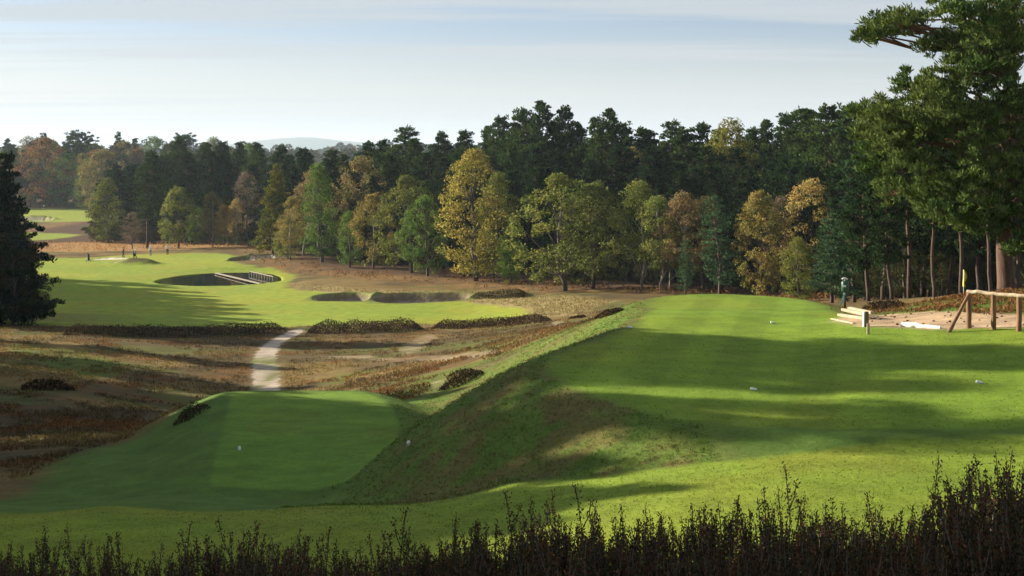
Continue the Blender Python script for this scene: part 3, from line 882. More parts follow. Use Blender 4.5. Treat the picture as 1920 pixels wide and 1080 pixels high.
tree('oak2', 684, 240, 300, 'brown', 'tall brownish-olive tree rising behind the short green tree', wide=0.85)
tree('oak1', 700, 222, 365, 'orange', 'orange and green tree between two dark green trees', wide=0.85)
tree('oak0', 772, 214, 335, 'olive', 'large olive tree with yellow flecks on its sunlit side', wide=0.9)
tree('oak2', 802, 207, 372, 'green', 'dark green round tree hanging low over the bracken', wide=0.85)
tree('tall0', 892, 196, 288, 'yellow', 'tall bright yellow tree standing out from the pines', wide=1.05)
tree('tall1', 925, 200, 330, 'olive', 'olive-green tree pressed against the tall yellow tree', wide=0.9)
tree('tall2', 958, 190, 428, 'green', 'small pale green tree between the tall yellow tree and the big oak', wide=1.1)
tree('oak0', 1060, 176, 333, 'mix', 'big spreading green and yellow oak with a pale trunk', wide=1.08, rz=0.6)
tree('oak1', 1112, 178, 345, 'olive', 'dark-sided oak grown into the big spreading oak', wide=0.95)
tree('birch2', 1203, 172, 345, 'olive', 'slender birch with a white stem right beside the oaks', wide=1.2)
tree('birch0', 1238, 168, 372, 'mix', 'yellow-green birch with two thin stems near the oaks', wide=1.2)
tree('birch1', 1256, 168, 380, 'brown', 'brownish birch leaning among thin stems')
tree('birch2', 1285, 166, 366, 'pink', 'pinkish-brown birch behind the little pine', wide=1.1)
tree('bare0', 1318, 166, 372, 'brown', 'brown thin-leaved tree left of the blue-green pine', wide=1.1)
tree('young1', 1286, 158, 448, 'blue', 'little blue-green pine with a bent thin trunk')
tree('young0', 1350, 152, 366, 'blue', 'blue-green pine with foliage almost to the ground', wide=1.15)
tree('oak1', 1425, 150, 362, 'orange', 'orange-gold tree leaning out over the tee edge', wide=0.72)
tree('bare1', 1475, 152, 372, 'grey', 'greyish-brown birch between two golden trees', wide=1.1)
tree('birch0', 1522, 148, 342, 'gold', 'golden birch, the brightest leaves among the dark pines', wide=1.15)
tree('tall1', 1503, 136, 448, 'mix', 'short yellow-green tree under the golden birch', wide=1.25)
tree('cone1', 1602, 116, 300, 'blue', 'large layered blue-green pine behind the green ball washer', wide=1.0)
tree('young1', 1560, 122, 398, 'blue', 'young green pine at the foot of the large layered pine', wide=1.3)
tree('tall2', 1385, 190, 232, ((0.085, 0.10, 0.022), (0.135, 0.12, 0.028)), 'yellow-green broadleaf crown showing at the top among the back pines', wide=0.95)
tree('oak2', 1180, 205, 285, 'brown', 'brown broadleaf crown showing between two tall pines', wide=0.6)

# --- tall pines behind them
GP = 'tall pines at the back of the wood'
LB = 'tall dark green pine rising at the back of the wood'
for i, (px, d, top) in enumerate([(322, 335, 272), (345, 330, 256), (385, 330, 268), (420, 330, 264), (455, 325, 266), (300, 325, 290), (492, 310, 268), (530, 300, 272), (575, 300, 290),
        (628, 270, 280), (655, 262, 290), (690, 262, 264), (722, 256, 262), (757, 248, 237), (790, 245, 262), (826, 240, 246), (858, 240, 270), (882, 232, 244), (915, 228, 238), (944, 226, 216),
        (968, 222, 232), (992, 220, 203), (1030, 218, 192), (1062, 216, 198), (1085, 214, 240), (1128, 210, 218), (1148, 206, 206), (1172, 210, 228), (1205, 212, 240), (1258, 205, 226), (1232, 208, 244),
        (1288, 200, 240), (1312, 200, 232), (1340, 196, 240), (1432, 190, 226), (1412, 192, 238), (1466, 184, 214), (1498, 178, 204), (1530, 172, 206), (1562, 165, 194), (1598, 160, 196), (1585, 170, 202), (1640, 150, 190), (1690, 150, 180), (1740, 145, 190), (1800, 140, 170), (1850, 140, 180), (1900, 135, 170), (1960, 130, 160), (2050, 130, 150)]):
    tree(f'pine{i % 4}', px, d + 4, top, 'pine', LB, GP, wide=random.uniform(0.95, 1.25))
GI = 'pines inside the wood'
LI = 'shaded pine standing inside the wood behind the edge trees'
k = 0
for px in range(192, 345, 17):
    d = 345 + random.uniform(-8, 14)
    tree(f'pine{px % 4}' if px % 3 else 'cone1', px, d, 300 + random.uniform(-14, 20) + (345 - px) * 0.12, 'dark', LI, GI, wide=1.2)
for px in range(180, 360, 14):
    tree(f'oak{px % 3}', px, 322 + random.uniform(-8, 14), 0, ((0.03, 0.045, 0.016), (0.07, 0.05, 0.02)), 'low dark shrub in the undergrowth beneath the edge of the wood', 'undergrowth shrubs', wide=1.3, H=random.uniform(3, 6), name='shrub', cat='shrub')
def inside(x, y): return sdf_poly(np.array([x]), np.array([y]), FOREST_EDGE)[0] < -3
for px in range(345, 2000, 44):
    for dd, tp in ((0, 330), (1, 290)):
        pxx = px + random.uniform(-12, 12)
        d0 = np.interp(pxx, [345, 480, 620, 760, 900, 1080, 1250, 1420, 1600, 1750, 1990], [305, 285, 246, 226, 208, 190, 180, 164, 134, 112, 96])
        d = d0 + (4 if dd == 0 else 16) + random.uniform(-3, 3)
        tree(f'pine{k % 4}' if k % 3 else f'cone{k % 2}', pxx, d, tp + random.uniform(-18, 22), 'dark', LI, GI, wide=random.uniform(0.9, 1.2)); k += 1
# dark pines with bare trunks behind the sandy bank
GD = 'dark pines behind the sandy bank'
for i, (px, d, top) in enumerate([(1628, 96, 270), (1655, 104, 240), (1672, 88, 300), (1705, 92, 250), (1730, 100, 230), (1752, 84, 290), (1778, 95, 240), (1802, 84, 260), (1835, 90, 230), (1858, 80, 270), (1905, 84, 240), (1935, 80, 250), (1960, 88, 230), (2010, 84, 220), (1690, 118, 230), (1765, 116, 220), (1830, 112, 220), (1890, 106, 220)]):
    tree(f'flat{i % 2}' if i % 2 else f'pine{i % 4}', px, d, top, 'dark', 'dark pine with a tall bare trunk behind the sandy bank', GD, wide=1.0)

# --- far wood at the end of the valley
GF = 'trees of the far wood'
far = ['rust', 'olive', 'pine', 'brown', 'pine', 'pine', 'green', 'pine', 'olive', 'pine']
FL = {'rust': 'rust-red autumn tree in the hazy far wood', 'brown': 'brown autumn tree in the hazy far wood', 'pine': 'dark pine in the hazy far wood', 'olive': 'olive broadleaf tree in the hazy far wood', 'green': 'green broadleaf tree in the hazy far wood'}
k = 0
for row, (d, tops, stepx) in enumerate(((528, 292, 30), (552, 276, 27), (585, 266, 25))):
    for px in range(-120, 500 if row else 260, stepx):
        t = far[(k * 7 + row) % 10]; k += 1
        key = f'pine{k % 4}' if t == 'pine' else f'oak{k % 3}' if k % 2 else f'tall{k % 3}'
        tree(key, px + random.uniform(-8, 8), d + random.uniform(-8, 8), tops + random.uniform(-10, 14), t, FL[t], GF, wide=random.uniform(0.9, 1.25))
tree('oak0', 80, 520, 262, 'rust', 'large rust-coloured tree in the far wood above the distant green', wide=1.1)
tree('flat0', 145, 560, 250, 'pine', 'umbrella-shaped pine on the skyline of the far wood', wide=1.1)
tree('cone1', 224, 575, 247, 'pine', 'spire-topped conifer on the skyline of the far wood', wide=0.7)
tree('flat1', 342, 560, 254, 'pine', 'flat-topped pine on the skyline above the golfers', wide=1.2)
tree('cone0', 86, 570, 250, 'dark', 'dark pointed conifer behind the large rust-coloured tree', wide=0.8)
tree('oak2', 196, 470, 285, 'brown', 'brown-leaved tree in front of the hazy far wood', wide=1.0)
tree('tall0', 168, 500, 300, 'olive', 'hazy olive tree just beyond the far fairway', wide=1.2)

# --- dark conifers at the left edge and the shade trees out of frame
tree('dusk0', 2, 136, 284, ((0.010, 0.022, 0.012), (0.018, 0.034, 0.014)), 'large dark conifer at the edge of the shaded fairway', wide=0.88, rz=1.0, name='conifer_tree')
tree('oak1', 24, 134, 430, ((0.02, 0.035, 0.014), (0.05, 0.03, 0.014)), 'dark bushy tree at the foot of the large dark conifer', wide=0.8)
tree('cone1', -25, 136, 300, 'dark', 'dark conifer half hidden by the large dark conifer', wide=1.5)
tree('oak2', 52, 136, 505, ((0.016, 0.028, 0.012), (0.03, 0.024, 0.012)), 'dark low bush under the skirts of the large dark conifer', wide=1.0)
tree('pine2', -70, 140, 268, 'dark', 'dark pine beside the large dark conifer', wide=1.2)
GS = 'pines along the shaded side of the course'
LS = 'tall pine along the shaded side of the course'
SHADE = [(-42, 59, 25), (-19, 11, 14), (-22, 14, 15), (-25, 13, 15), (-17, 14.5, 13), (-36, 59, 25), (-34, 60.5, 24), (-40, 63, 26), (-38, 62, 25), (-33, 59, 23), (-44, 62, 26), (-46, 65, 26), (-42, 72, 13), (-37, 69.5, 12), (-45, 75, 14), (-34, 67, 12), (-37, 47.5, 17), (-36, 51.5, 18), (-41, 53, 18.5), (-38, 55, 18.5), (-33, 49, 16.5), (-44, 51, 18), (-30, 46, 15), (-50, 66, 27), (-37, 50.4, 24),
         (-33, 42.5, 16), (-37, 44, 17), (-30, 39, 14.5), (-36, 39.5, 16), (-27, 35, 12), (-32, 36, 14), (-40, 41, 17), (-24, 33, 10), (-34, 33, 14), (-28, 41, 15), (-34, 37, 16), (-38, 42, 17), (-31, 44, 16), (-35, 46, 17), (-26, 38, 13), (-29, 35.5, 13), (-46, 104, 11), (-56, 111, 15), (-62, 124, 16), (-70, 112, 18), (-66, 100, 21), (-58, 102, 17), (-52, 96, 15), (-60, 92, 20), (-50, 84, 19), (-44, 78, 17),
         (-72, 156, 19), (-78, 166, 20), (-84, 178, 20), (-88, 190, 20), (-91, 201, 19), (-95, 212, 19), (-99, 222, 18), (-94, 184, 21), (-86, 168, 21), (-103, 212, 20), (-80, 156, 20), (-78, 160, 20), (-82, 172, 20), (-86, 184, 20), (-90, 196, 20), (-93, 207, 19), (-97, 218, 18), (-73, 150, 18), (-100, 204, 22), (-98, 192, 22), (-68, 146, 17)]
for i, (x, y, H) in enumerate(SHADE):
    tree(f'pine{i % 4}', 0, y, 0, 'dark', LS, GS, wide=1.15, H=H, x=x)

# --- low dark shrubs under the edge of the wood
for i, px in enumerate(range(350, 1960, 22)):
    pxx = px + random.uniform(-9, 9)
    d0 = np.interp(pxx, [345, 480, 620, 760, 900, 1080, 1250, 1420, 1600, 1700, 1990], [300, 278, 238, 219, 203, 186, 176, 160, 126, 96, 84])
    d = d0 + random.uniform(1, 12)
    tree(f'oak{i % 3}', pxx, d, 0, ((0.022, 0.036, 0.014), (0.045, 0.04, 0.016)), 'low dark shrub in the undergrowth beneath the edge of the wood', 'undergrowth shrubs', wide=random.uniform(1.0, 1.5), H=random.uniform(2.6, 5.0), name='shrub', cat='shrub')

# --- the big near pine on the right: lobes of needles carried on limbs
def big_pine():
    g = np.random.default_rng(501)
    tr, cr = Acc(), Acc()
    k = 58.0 / F
    zs = np.array([-0.4, 0, 0.5, 1.5, 3, 5, 7, 9, 11, 13, 14.5, 15.6])
    axis = np.stack([np.array([0.05, 0, -0.02, -0.06, -0.1, 0, 0.15, 0.2, 0.1, 0.3, 0.4, 0.4]), 0.1 * np.sin(zs), zs], 1)
    tube(tr, axis, [0.46, 0.40, 0.35, 0.33, 0.31, 0.28, 0.25, 0.21, 0.17, 0.12, 0.07, 0.03], 10)
    L = [(1622, 52, 34, 18, 30), (1672, 34, 44, 24, 44), (1745, 20, 56, 26, 56), (1770, 70, 40, 22, 34), (1830, 45, 66, 46, 90), (1905, 40, 74, 56, 100), (1850, 170, 70, 40, 90), (1750, 185, 60, 34, 70), (1690, 255, 60, 34, 80), (1640, 240, 34, 24, 34), (1820, 275, 76, 40, 100), (1735, 350, 52, 30, 56), (1790, 365, 70, 34, 80), (1870, 375, 70, 36, 80),
         (1718, 150, 50, 36, 60), (1782, 122, 70, 44, 100), (1868, 108, 76, 52, 100), (1645, 200, 46, 28, 56), (1722, 222, 70, 40, 90), (1800, 218, 76, 46, 100), (1886, 215, 76, 54, 100),
         (1690, 292, 52, 34, 64), (1765, 318, 72, 44, 90), (1850, 318, 76, 50, 100), (1748, 380, 44, 28, 46), (1818, 405, 66, 34, 70), (1896, 408, 60, 34, 60), (1860, 445, 40, 18, 22),
         (1960, 330, 80, 60, 70), (2040, 260, 90, 70, 80), (2020, 120, 90, 70, 80), (1980, -40, 90, 60, 80), (2100, 180, 80, 60, 60), (1900, -70, 70, 50, 60), (2050, 390, 80, 40, 50), (1800, -50, 60, 40, 50)]
    z_base = 275 + 5.7 / k
    for px, py, rx, rz_, n in L:
        cx, cz = (px - 1888) * k, (z_base - py) * k
        for layer in range(2 if py < 120 or px < 1765 or rx > 70 and py < 250 else 1):
            cyv = g.uniform(-3.2, -0.5) if layer == 0 else g.uniform(0.5, 3.4)
            if abs(cx) > 4.5: cyv *= 0.45
            c0 = np.array([cx + g.normal() * 0.3, cyv, cz])
            zb = np.clip(cz - 0.9 - 0.18 * abs(cx), 3.2, 15)
            p0 = np.array([np.interp(zb, zs, axis[:, 0]), 0, zb])
            mid = (p0 + c0) / 2 + np.array([0, 0, 0.5 + g.normal() * 0.3])
            tube(tr, np.array([p0, (p0 + mid) / 2, mid, c0, c0 + (c0 - mid) * 0.12]), [0.09, 0.07, 0.05, 0.03, 0.012], 6, cap=False)
            for q in range(int(n * 0.62)):
                u = sphere_dirs(g, 1)[0] * g.random() ** 0.4
                c = c0 + u * np.array([rx * k, min(rx * k, 1.5), rz_ * k])
                if q % 4 == 0: tube(tr, np.array([c0 * 0.7 + p0 * 0.3, (c0 + c) / 2, c]), [0.03, 0.02, 0.008], 4, cap=False)
                out_ = unit((c - np.array([0, 0, c[2] - 1]))[None])[0]
                needle_clump(cr, c, g.uniform(0.20, 0.38), 0.7, int(g.uniform(30, 58)), (0.27, 0.056), g, out_)
    return tr, cr
trk, crn = big_pine()
bx_, by_ = (1888 - 960) / F * 58, 58.0
bp = empty('pine_tree', (bx_, by_, gz(bx_, by_) - 0.05))
tag(bp, 'big pine with a thick reddish trunk on the sandy bank beside the rail fence', 'tree')
link('trunk', trk.mesh('trunk', M['red_bark'], True), bp)
c_ = link('crown', crn.mesh('crown', M['needle']), bp)
c_['tint_a'] = [0.056, 0.098, 0.026]; c_['tint_b'] = [0.125, 0.16, 0.044]

# ------------------------------------------------------------------ pond
g4 = np.random.default_rng(44)
m, nt, o = new_mat('pond_water')
b = N(nt, 'ShaderNodeBsdfPrincipled')
b.inputs['Base Color'].default_value = (0.012, 0.018, 0.014, 1); b.inputs['Roughness'].default_value = 0.06
bpn = N(nt, 'ShaderNodeBump'); bpn.inputs['Strength'].default_value = 0.12; bpn.inputs['Distance'].default_value = 0.05
nt.links.new(noise(nt, 1.2, 4), bpn.inputs['Height']); nt.links.new(bpn.outputs[0], b.inputs['Normal'])
nt.links.new(b.outputs[0], o.inputs[0]); M['water'] = m
a = np.linspace(0, 2 * math.pi, 72, endpoint=False)
V = [[0, 0, 0]] + [[POND[2] * 1.03 * math.cos(t), POND[3] * 1.03 * math.sin(t), 0] for t in a]
T = [[0, 1 + i, 1 + (i + 1) % 72] for i in range(72)]
pond = link('pond_water', mesh_np('pond_water', V, None, T, None, M['water']))
pond.location = (POND[0], POND[1], WATER_Z)
tag(pond, 'dark still water of the oval pond in front of the green', 'pond', kind='structure')

def boxmesh(name, sx, sy, sz, mat, bev=0.01, jit=0.0, seed=0):
    """bevelled box, base at z = 0"""
    import bmesh
    bm = bmesh.new()
    bmesh.ops.create_cube(bm, size=1.0)
    for v in bm.verts: v.co = Vector((v.co.x * sx, v.co.y * sy, (v.co.z + 0.5) * sz))
    if jit:
        r = random.Random(seed)
        for v in bm.verts: v.co += Vector((r.uniform(-jit, jit), r.uniform(-jit, jit), r.uniform(-jit, jit)))
    bmesh.ops.bevel(bm, geom=bm.edges[:], offset=bev, segments=2, affect='EDGES')
    me = bpy.data.meshes.new(name); bm.to_mesh(me); bm.free(); me.materials.append(mat)
    return me
def beam(name, p0, p1, w, h, mat, parent=None, bev=0.012, seed=0, jit=0.004):
    """a sawn timber from p0 to p1 (top edge up)"""
    p0, p1 = Vector(p0), Vector(p1); d = p1 - p0
    me = boxmesh(name, d.length, w, h, mat, bev, jit, seed)
    for v in me.vertices: v.co.z -= h / 2
    o = link(name, me, parent); o.location = (p0 + p1) / 2
    o.rotation_euler = d.to_track_quat('X', 'Z').to_euler()
    return o
def log(name, p0, p1, r0, r1, mat, parent=None, seed=0, sides=10, n=7, wob=0.008):
    g = np.random.default_rng(seed); ac = Acc()
    p0 = np.array(p0, float); p1 = np.array(p1, float); t = np.linspace(0, 1, n)
    pts = p0 + (p1 - p0) * t[:, None]; pts[1:-1] += g.normal(size=(n - 2, 3)) * wob
    tube(ac, pts, (r0 + (r1 - r0) * t) * (1 + g.normal(size=n) * 0.04), sides)
    return link(name, ac.mesh(name, mat, False), parent)

# jetty of planks across the pond, and the row of posts along its bank
def ray(px, py, z):
    d = -z * F / (py - HZ); return ((px - 960) / F * d, d, z)
A = Vector(ray(405, 512, -19.74)); B = Vector(ray(489, 532, -19.62))
jt = empty('jetty', A); tag(jt, 'long pale timber jetty on posts crossing the pond', 'jetty')
dv = (B - A); ax = dv.normalized(); sd = Vector((-ax.y, ax.x, 0)).normalized()
def loc(v): return v - A
for s_ in (-0.14, 0.14):
    beam('plank', loc(A + sd * s_), loc(B + sd * s_), 0.25, 0.10, M['grey_wood'], jt, seed=int(s_ * 10))
np_ = 9
for i in range(np_):
    p = A + dv * (i + 0.3) / np_
    for s_ in (-0.2, 0.2):
        q = loc(p + sd * s_)
        log('post', (q.x, q.y, WATER_Z - 0.6 - A.z), (q.x, q.y, p.z - 0.06 - A.z), 0.09, 0.085, M['timber'], jt, seed=i)
A2 = Vector(ray(468, 513.5, -19.75)); B2 = Vector(ray(512, 523.5, -19.75))
rv = empty('post_revetment', A2); tag(rv, 'row of pale upright posts holding the pond bank', 'retaining wall')
d2 = B2 - A2
for i in range(10):
    q = d2 * (i / 9.0)
    log('post', (q.x, q.y, -1.1), (q.x, q.y, 0.35 + g4.uniform(-0.04, 0.04)), 0.15, 0.145, M['grey_wood'], rv, seed=60 + i)
beam('rail', (0, 0.15, 0.38), (d2.x, d2.y + 0.15, 0.38), 0.18, 0.12, M['grey_wood'], rv, seed=5)

# ------------------------------------------------------------------ rail fence on the sandy bank
fd_ = 45.0
def gpt(px, d): x = (px - 960) / F * d; return Vector((x, d, gz(x, d)))
f0 = gpt(1817, 45.0); fe = empty('rail_fence', f0); tag(fe, 'rustic wooden rail fence with a slanting end brace beside the big pine', 'fence')
posts = [(1817, 45.0), (1863, 44.3), (1911, 43.6), (1962, 42.9), (2015, 42.2)]
tops = []
for i, (px, d) in enumerate(posts):
    p = gpt(px, d) - f0
    top = Vector((p.x, p.y, -(548 + (px - 1817) * 0.09 - HZ) / F * d - f0.z))
    log('post', (p.x, p.y, p.z - 0.3), (top.x, top.y, top.z), 0.085, 0.075, M['timber'], fe, seed=70 + i)
    tops.append(top)
for i in range(len(tops) - 1):
    a_, b_ = tops[i], tops[i + 1]
    log('rail', (a_.x - (0.06 if i == 0 else 0), a_.y, a_.z + 0.02), (b_.x + 0.01, b_.y, b_.z + 0.02), 0.062, 0.060, M['pale_timber'], fe, seed=80 + i, n=6, wob=0.012)
bq = gpt(1775, 44.3) - f0
log('brace', (bq.x, bq.y, bq.z - 0.1), (tops[0].x, tops[0].y - 0.07, tops[0].z - 0.02), 0.058, 0.05, M['timber'], fe, seed=90)

# ------------------------------------------------------------------ timber steps, marker posts, pale log
def lie(px0, px1, d0, d1, r, label, name='log', mat='pale_timber', dz=0.0, seed=0, square=False):
    a_, b_ = gpt(px0, d0), gpt(px1, d1)
    r_ = empty(name, a_)
    p0 = Vector((0, 0, r * 0.7 + dz)); p1 = b_ - a_ + Vector((0, 0, r * 0.7 + dz))
    return a_, p0, p1, r_
st = empty('timber_steps', gpt(1572, 50.2)); tag(st, 'low steps of stacked pale sleepers leading from the sand onto the tee', 'steps')
sb = Vector(st.location)
for i, (pa, da, pb, db, h_) in enumerate(((1573, 50.4, 1620, 48.6, 0.10), (1580, 51.2, 1626, 49.4, 0.19), (1560, 49.6, 1602, 47.6, 0.04), (1592, 51.9, 1636, 50.2, 0.24))):
    a_, b_ = gpt(pa, da) - sb, gpt(pb, db) - sb
    beam('sleeper', (a_.x, a_.y, a_.z + h_ - 0.06), (b_.x, b_.y, b_.z + h_ - 0.06), 0.15, 0.10, M['pale_timber'], st, 0.018, seed=i, jit=0.014)
mp = gpt(1621, 46.6)
mk = empty('marker_post', mp); tag(mk, 'squat wooden marker post with a whitish face at the end of the timber steps', 'post')
p_ = link('post', boxmesh('post', 0.13, 0.13, 0.58, M['timber'], 0.012), mk); p_.location = (0.06, 0, -0.08)
p_ = link('face_board', boxmesh('face_board', 0.05, 0.12, 0.56, M['white'], 0.008), mk); p_.location = (-0.033, 0.0, -0.06); p_.rotation_euler = (0, 0.03, 0)
mp = gpt(1628, 44.8)
st2 = tag(link('stake', boxmesh('stake', 0.085, 0.06, 0.42, M['pale_timber'], 0.01)), 'thin pale stake standing in front of the squat marker post', 'post'); st2.location = mp - Vector((0, 0, 0.07))
a_, b_ = gpt(1692, 46.2), gpt(1764, 45.2)
lg = log('log', (0, 0, 0.05), tuple(b_ - a_ + Vector((0, 0, 0.02))), 0.10, 0.07, M['white'], None, seed=33, n=9, wob=0.02); lg.location = a_
tag(lg, 'whitish debarked log lying on the sand by the fence brace', 'log')

# ------------------------------------------------------------------ ball washer
bw = empty('ball_washer', gpt(1584, 52.5)); tag(bw, 'dark green ball washer on a post with a teal towel hanging from it', 'ball washer')
def put(name, me, x, y, z, rot=(0, 0, 0), parent=bw):
    o_ = link(name, me, parent); o_.location = (x, y, z); o_.rotation_euler = rot; return o_
ac = Acc(); tube(ac, [(0, 0, -0.1), (0, 0, 0.4), (0, 0, 0.85)], 0.045, 10); put('post', ac.mesh('post', M['dark_metal'], True), 0, 0, 0)
ac = Acc(); tube(ac, [(0, 0, 0.70), (0, 0, 0.73), (0, 0, 0.8), (0, 0, 1.08), (0, 0, 1.12), (0, 0, 1.14)], [0.06, 0.12, 0.14, 0.14, 0.12, 0.06], 14); body = put('drum', ac.mesh('drum', M['green_paint'], True), 0.01, 0, 0)
ac = Acc(); tube(ac, [(0, 0, 1.13), (0, 0, 1.22)], 0.018, 8); tube(ac, [(-0.10, 0, 1.2), (-0.04, 0, 1.235), (0.04, 0, 1.235), (0.10, 0, 1.19)], 0.026, 8); put('plunger', ac.mesh('plunger', M['white'], True), 0.0, 0, 0)
put('label_plate', boxmesh('label_plate', 0.12, 0.012, 0.07, M['white'], 0.003), -0.06, -0.142, 0.92, (0, 0, -0.25), body)
put('towel', boxmesh('towel', 0.06, 0.035, 0.52, M['teal_cloth'], 0.015, 0.006), -0.20, -0.07, 0.24, (0, 0.42, 0))
put('foot_plate', boxmesh('foot_plate', 0.42, 0.3, 0.05, M['dark_metal'], 0.01), 0.02, 0, -0.02)

# ------------------------------------------------------------------ flags
def flag(px, d, Hh, mat, label, furled, top=None):
    p = gpt(px, d); e = empty('flagstick', p); tag(e, label, 'flag')
    if top: Hh = (-(top - HZ) / F * d) - p.z
    ac = Acc(); tube(ac, [(0, 0, -0.1), (0, 0, Hh * 0.5), (0, 0, Hh)], 0.016 if furled else 0.04, 8); link('pole', ac.mesh('pole', M['white'], True), e)
    g = np.random.default_rng(9); nu, nv = 9, 14
    W_, L_ = (0.34, 0.72) if furled else (0.45, 0.4)
    V = []
    for i in range(nv):
        for j in range(nu):
            u, v = j / (nu - 1), i / (nv - 1)
            if furled:   # hanging limp in folds beside the pole
                wd = 0.13 * (0.25 + 0.95 * math.sin(math.pi * min(1, v * 1.35)) ** 0.8 if v < 0.74 else 0.3 + 0.4 * (v - 0.74) / 0.26)
                V.append((-0.02 + u * wd, 0.05 * math.sin(u * 9 + v * 2), Hh - v * L_))
            else:
                V.append((u * W_, 0.08 * math.sin(u * 6), Hh - v * L_ - 0.1 * u))
    Q = [[i * nu + j, i * nu + j + 1, (i + 1) * nu + j + 1, (i + 1) * nu + j] for i in range(nv - 1) for j in range(nu - 1)]
    o_ = link('cloth', mesh_np('cloth', V, Q, None, None, M[mat], True), e)
    md = o_.modifiers.new('thickness', 'SOLIDIFY'); md.thickness = 0.008
    return e
flag(1807, 60.5, 1.0, 'yellow_cloth', 'limp yellow flag on a stick behind the sandy bank', True, top=506)
flag(81, 505, 2.6, 'white_cloth', 'white flag on the distant green before the hazy wood', False, top=384)

# ------------------------------------------------------------------ tee markers
def tee_marker(px, py, long_, label, up=False):
    x, y = hit(px, py); z = gz(x, y)
    g = np.random.default_rng(int(px)); ac = Acc()
    if up:
        pr = [(-0.03, 0.045), (0.02, 0.05), (0.07, 0.05), (0.11, 0.036), (0.128, 0.012)]
        tube(ac, [(0, 0, a) for a, _ in pr], [r for _, r in pr], 12)
    else:
        xs = np.array([-0.5, -0.47, -0.4, 0, 0.38, 0.47, 0.5]) * long_
        tube(ac, [(t, 0, 0.04 - t * 0.25) for t in xs], np.array([0.008, 0.024, 0.033, 0.035, 0.033, 0.024, 0.008]), 12)
    o_ = link('tee_marker', ac.mesh('tee_marker', M['white'], True)); o_.location = (x, y, z); o_.rotation_euler = (0, 0, 0.15)
    tag(o_, label, 'tee marker', 'white tee markers')
tee_marker(1413, 733, 0.17, 'white oblong tee marker in the middle of the raised tee')
tee_marker(1836, 720, 0.17, 'white oblong tee marker in the tree shadow on the raised tee below the fence')
tee_marker(1449, 607, 0.16, 'white tee marker on the sunlit back of the raised tee towards the ball washer')
tee_marker(1181, 616, 0.17, 'white tee marker on the sunlit outer edge of the raised tee')
tee_marker(449, 845, 0.1, 'small white tee marker at the outer edge of the shaded lower tee', True)
tee_marker(766, 835, 0.1, 'small white tee marker of the lower tee at the foot of the steep bank', True)

# ------------------------------------------------------------------ golfers
def skin_body(name, joints, edges, mat, parent, root=0):
    """one continuous skinned surface over a skeleton: joints {name: (x, y, z, radius)}"""
    keys = list(joints); idx = {k_: i for i, k_ in enumerate(keys)}
    me = bpy.data.meshes.new(name)
    me.from_pydata([joints[k_][:3] for k_ in keys], [(idx[a_], idx[b_]) for a_, b_ in edges], [])
    o_ = link(name, me, parent)
    sk = o_.modifiers.new('skin', 'SKIN'); sk.use_smooth_shade = True
    for i, k_ in enumerate(keys):
        r = joints[k_][3]; r = r if isinstance(r, tuple) else (r, r)
        me.skin_vertices[0].data[i].radius = r; me.skin_vertices[0].data[i].use_root = (i == root)
    ss_ = o_.modifiers.new('subdivision', 'SUBSURF'); ss_.levels = 1; ss_.render_levels = 1
    dg = bpy.context.evaluated_depsgraph_get()
    m2 = bpy.data.meshes.new_from_object(o_.evaluated_get(dg)); m2.name = name
    o_.modifiers.clear(); o_.data = m2
    m2.materials.clear(); m2.materials.append(mat)
    return o_
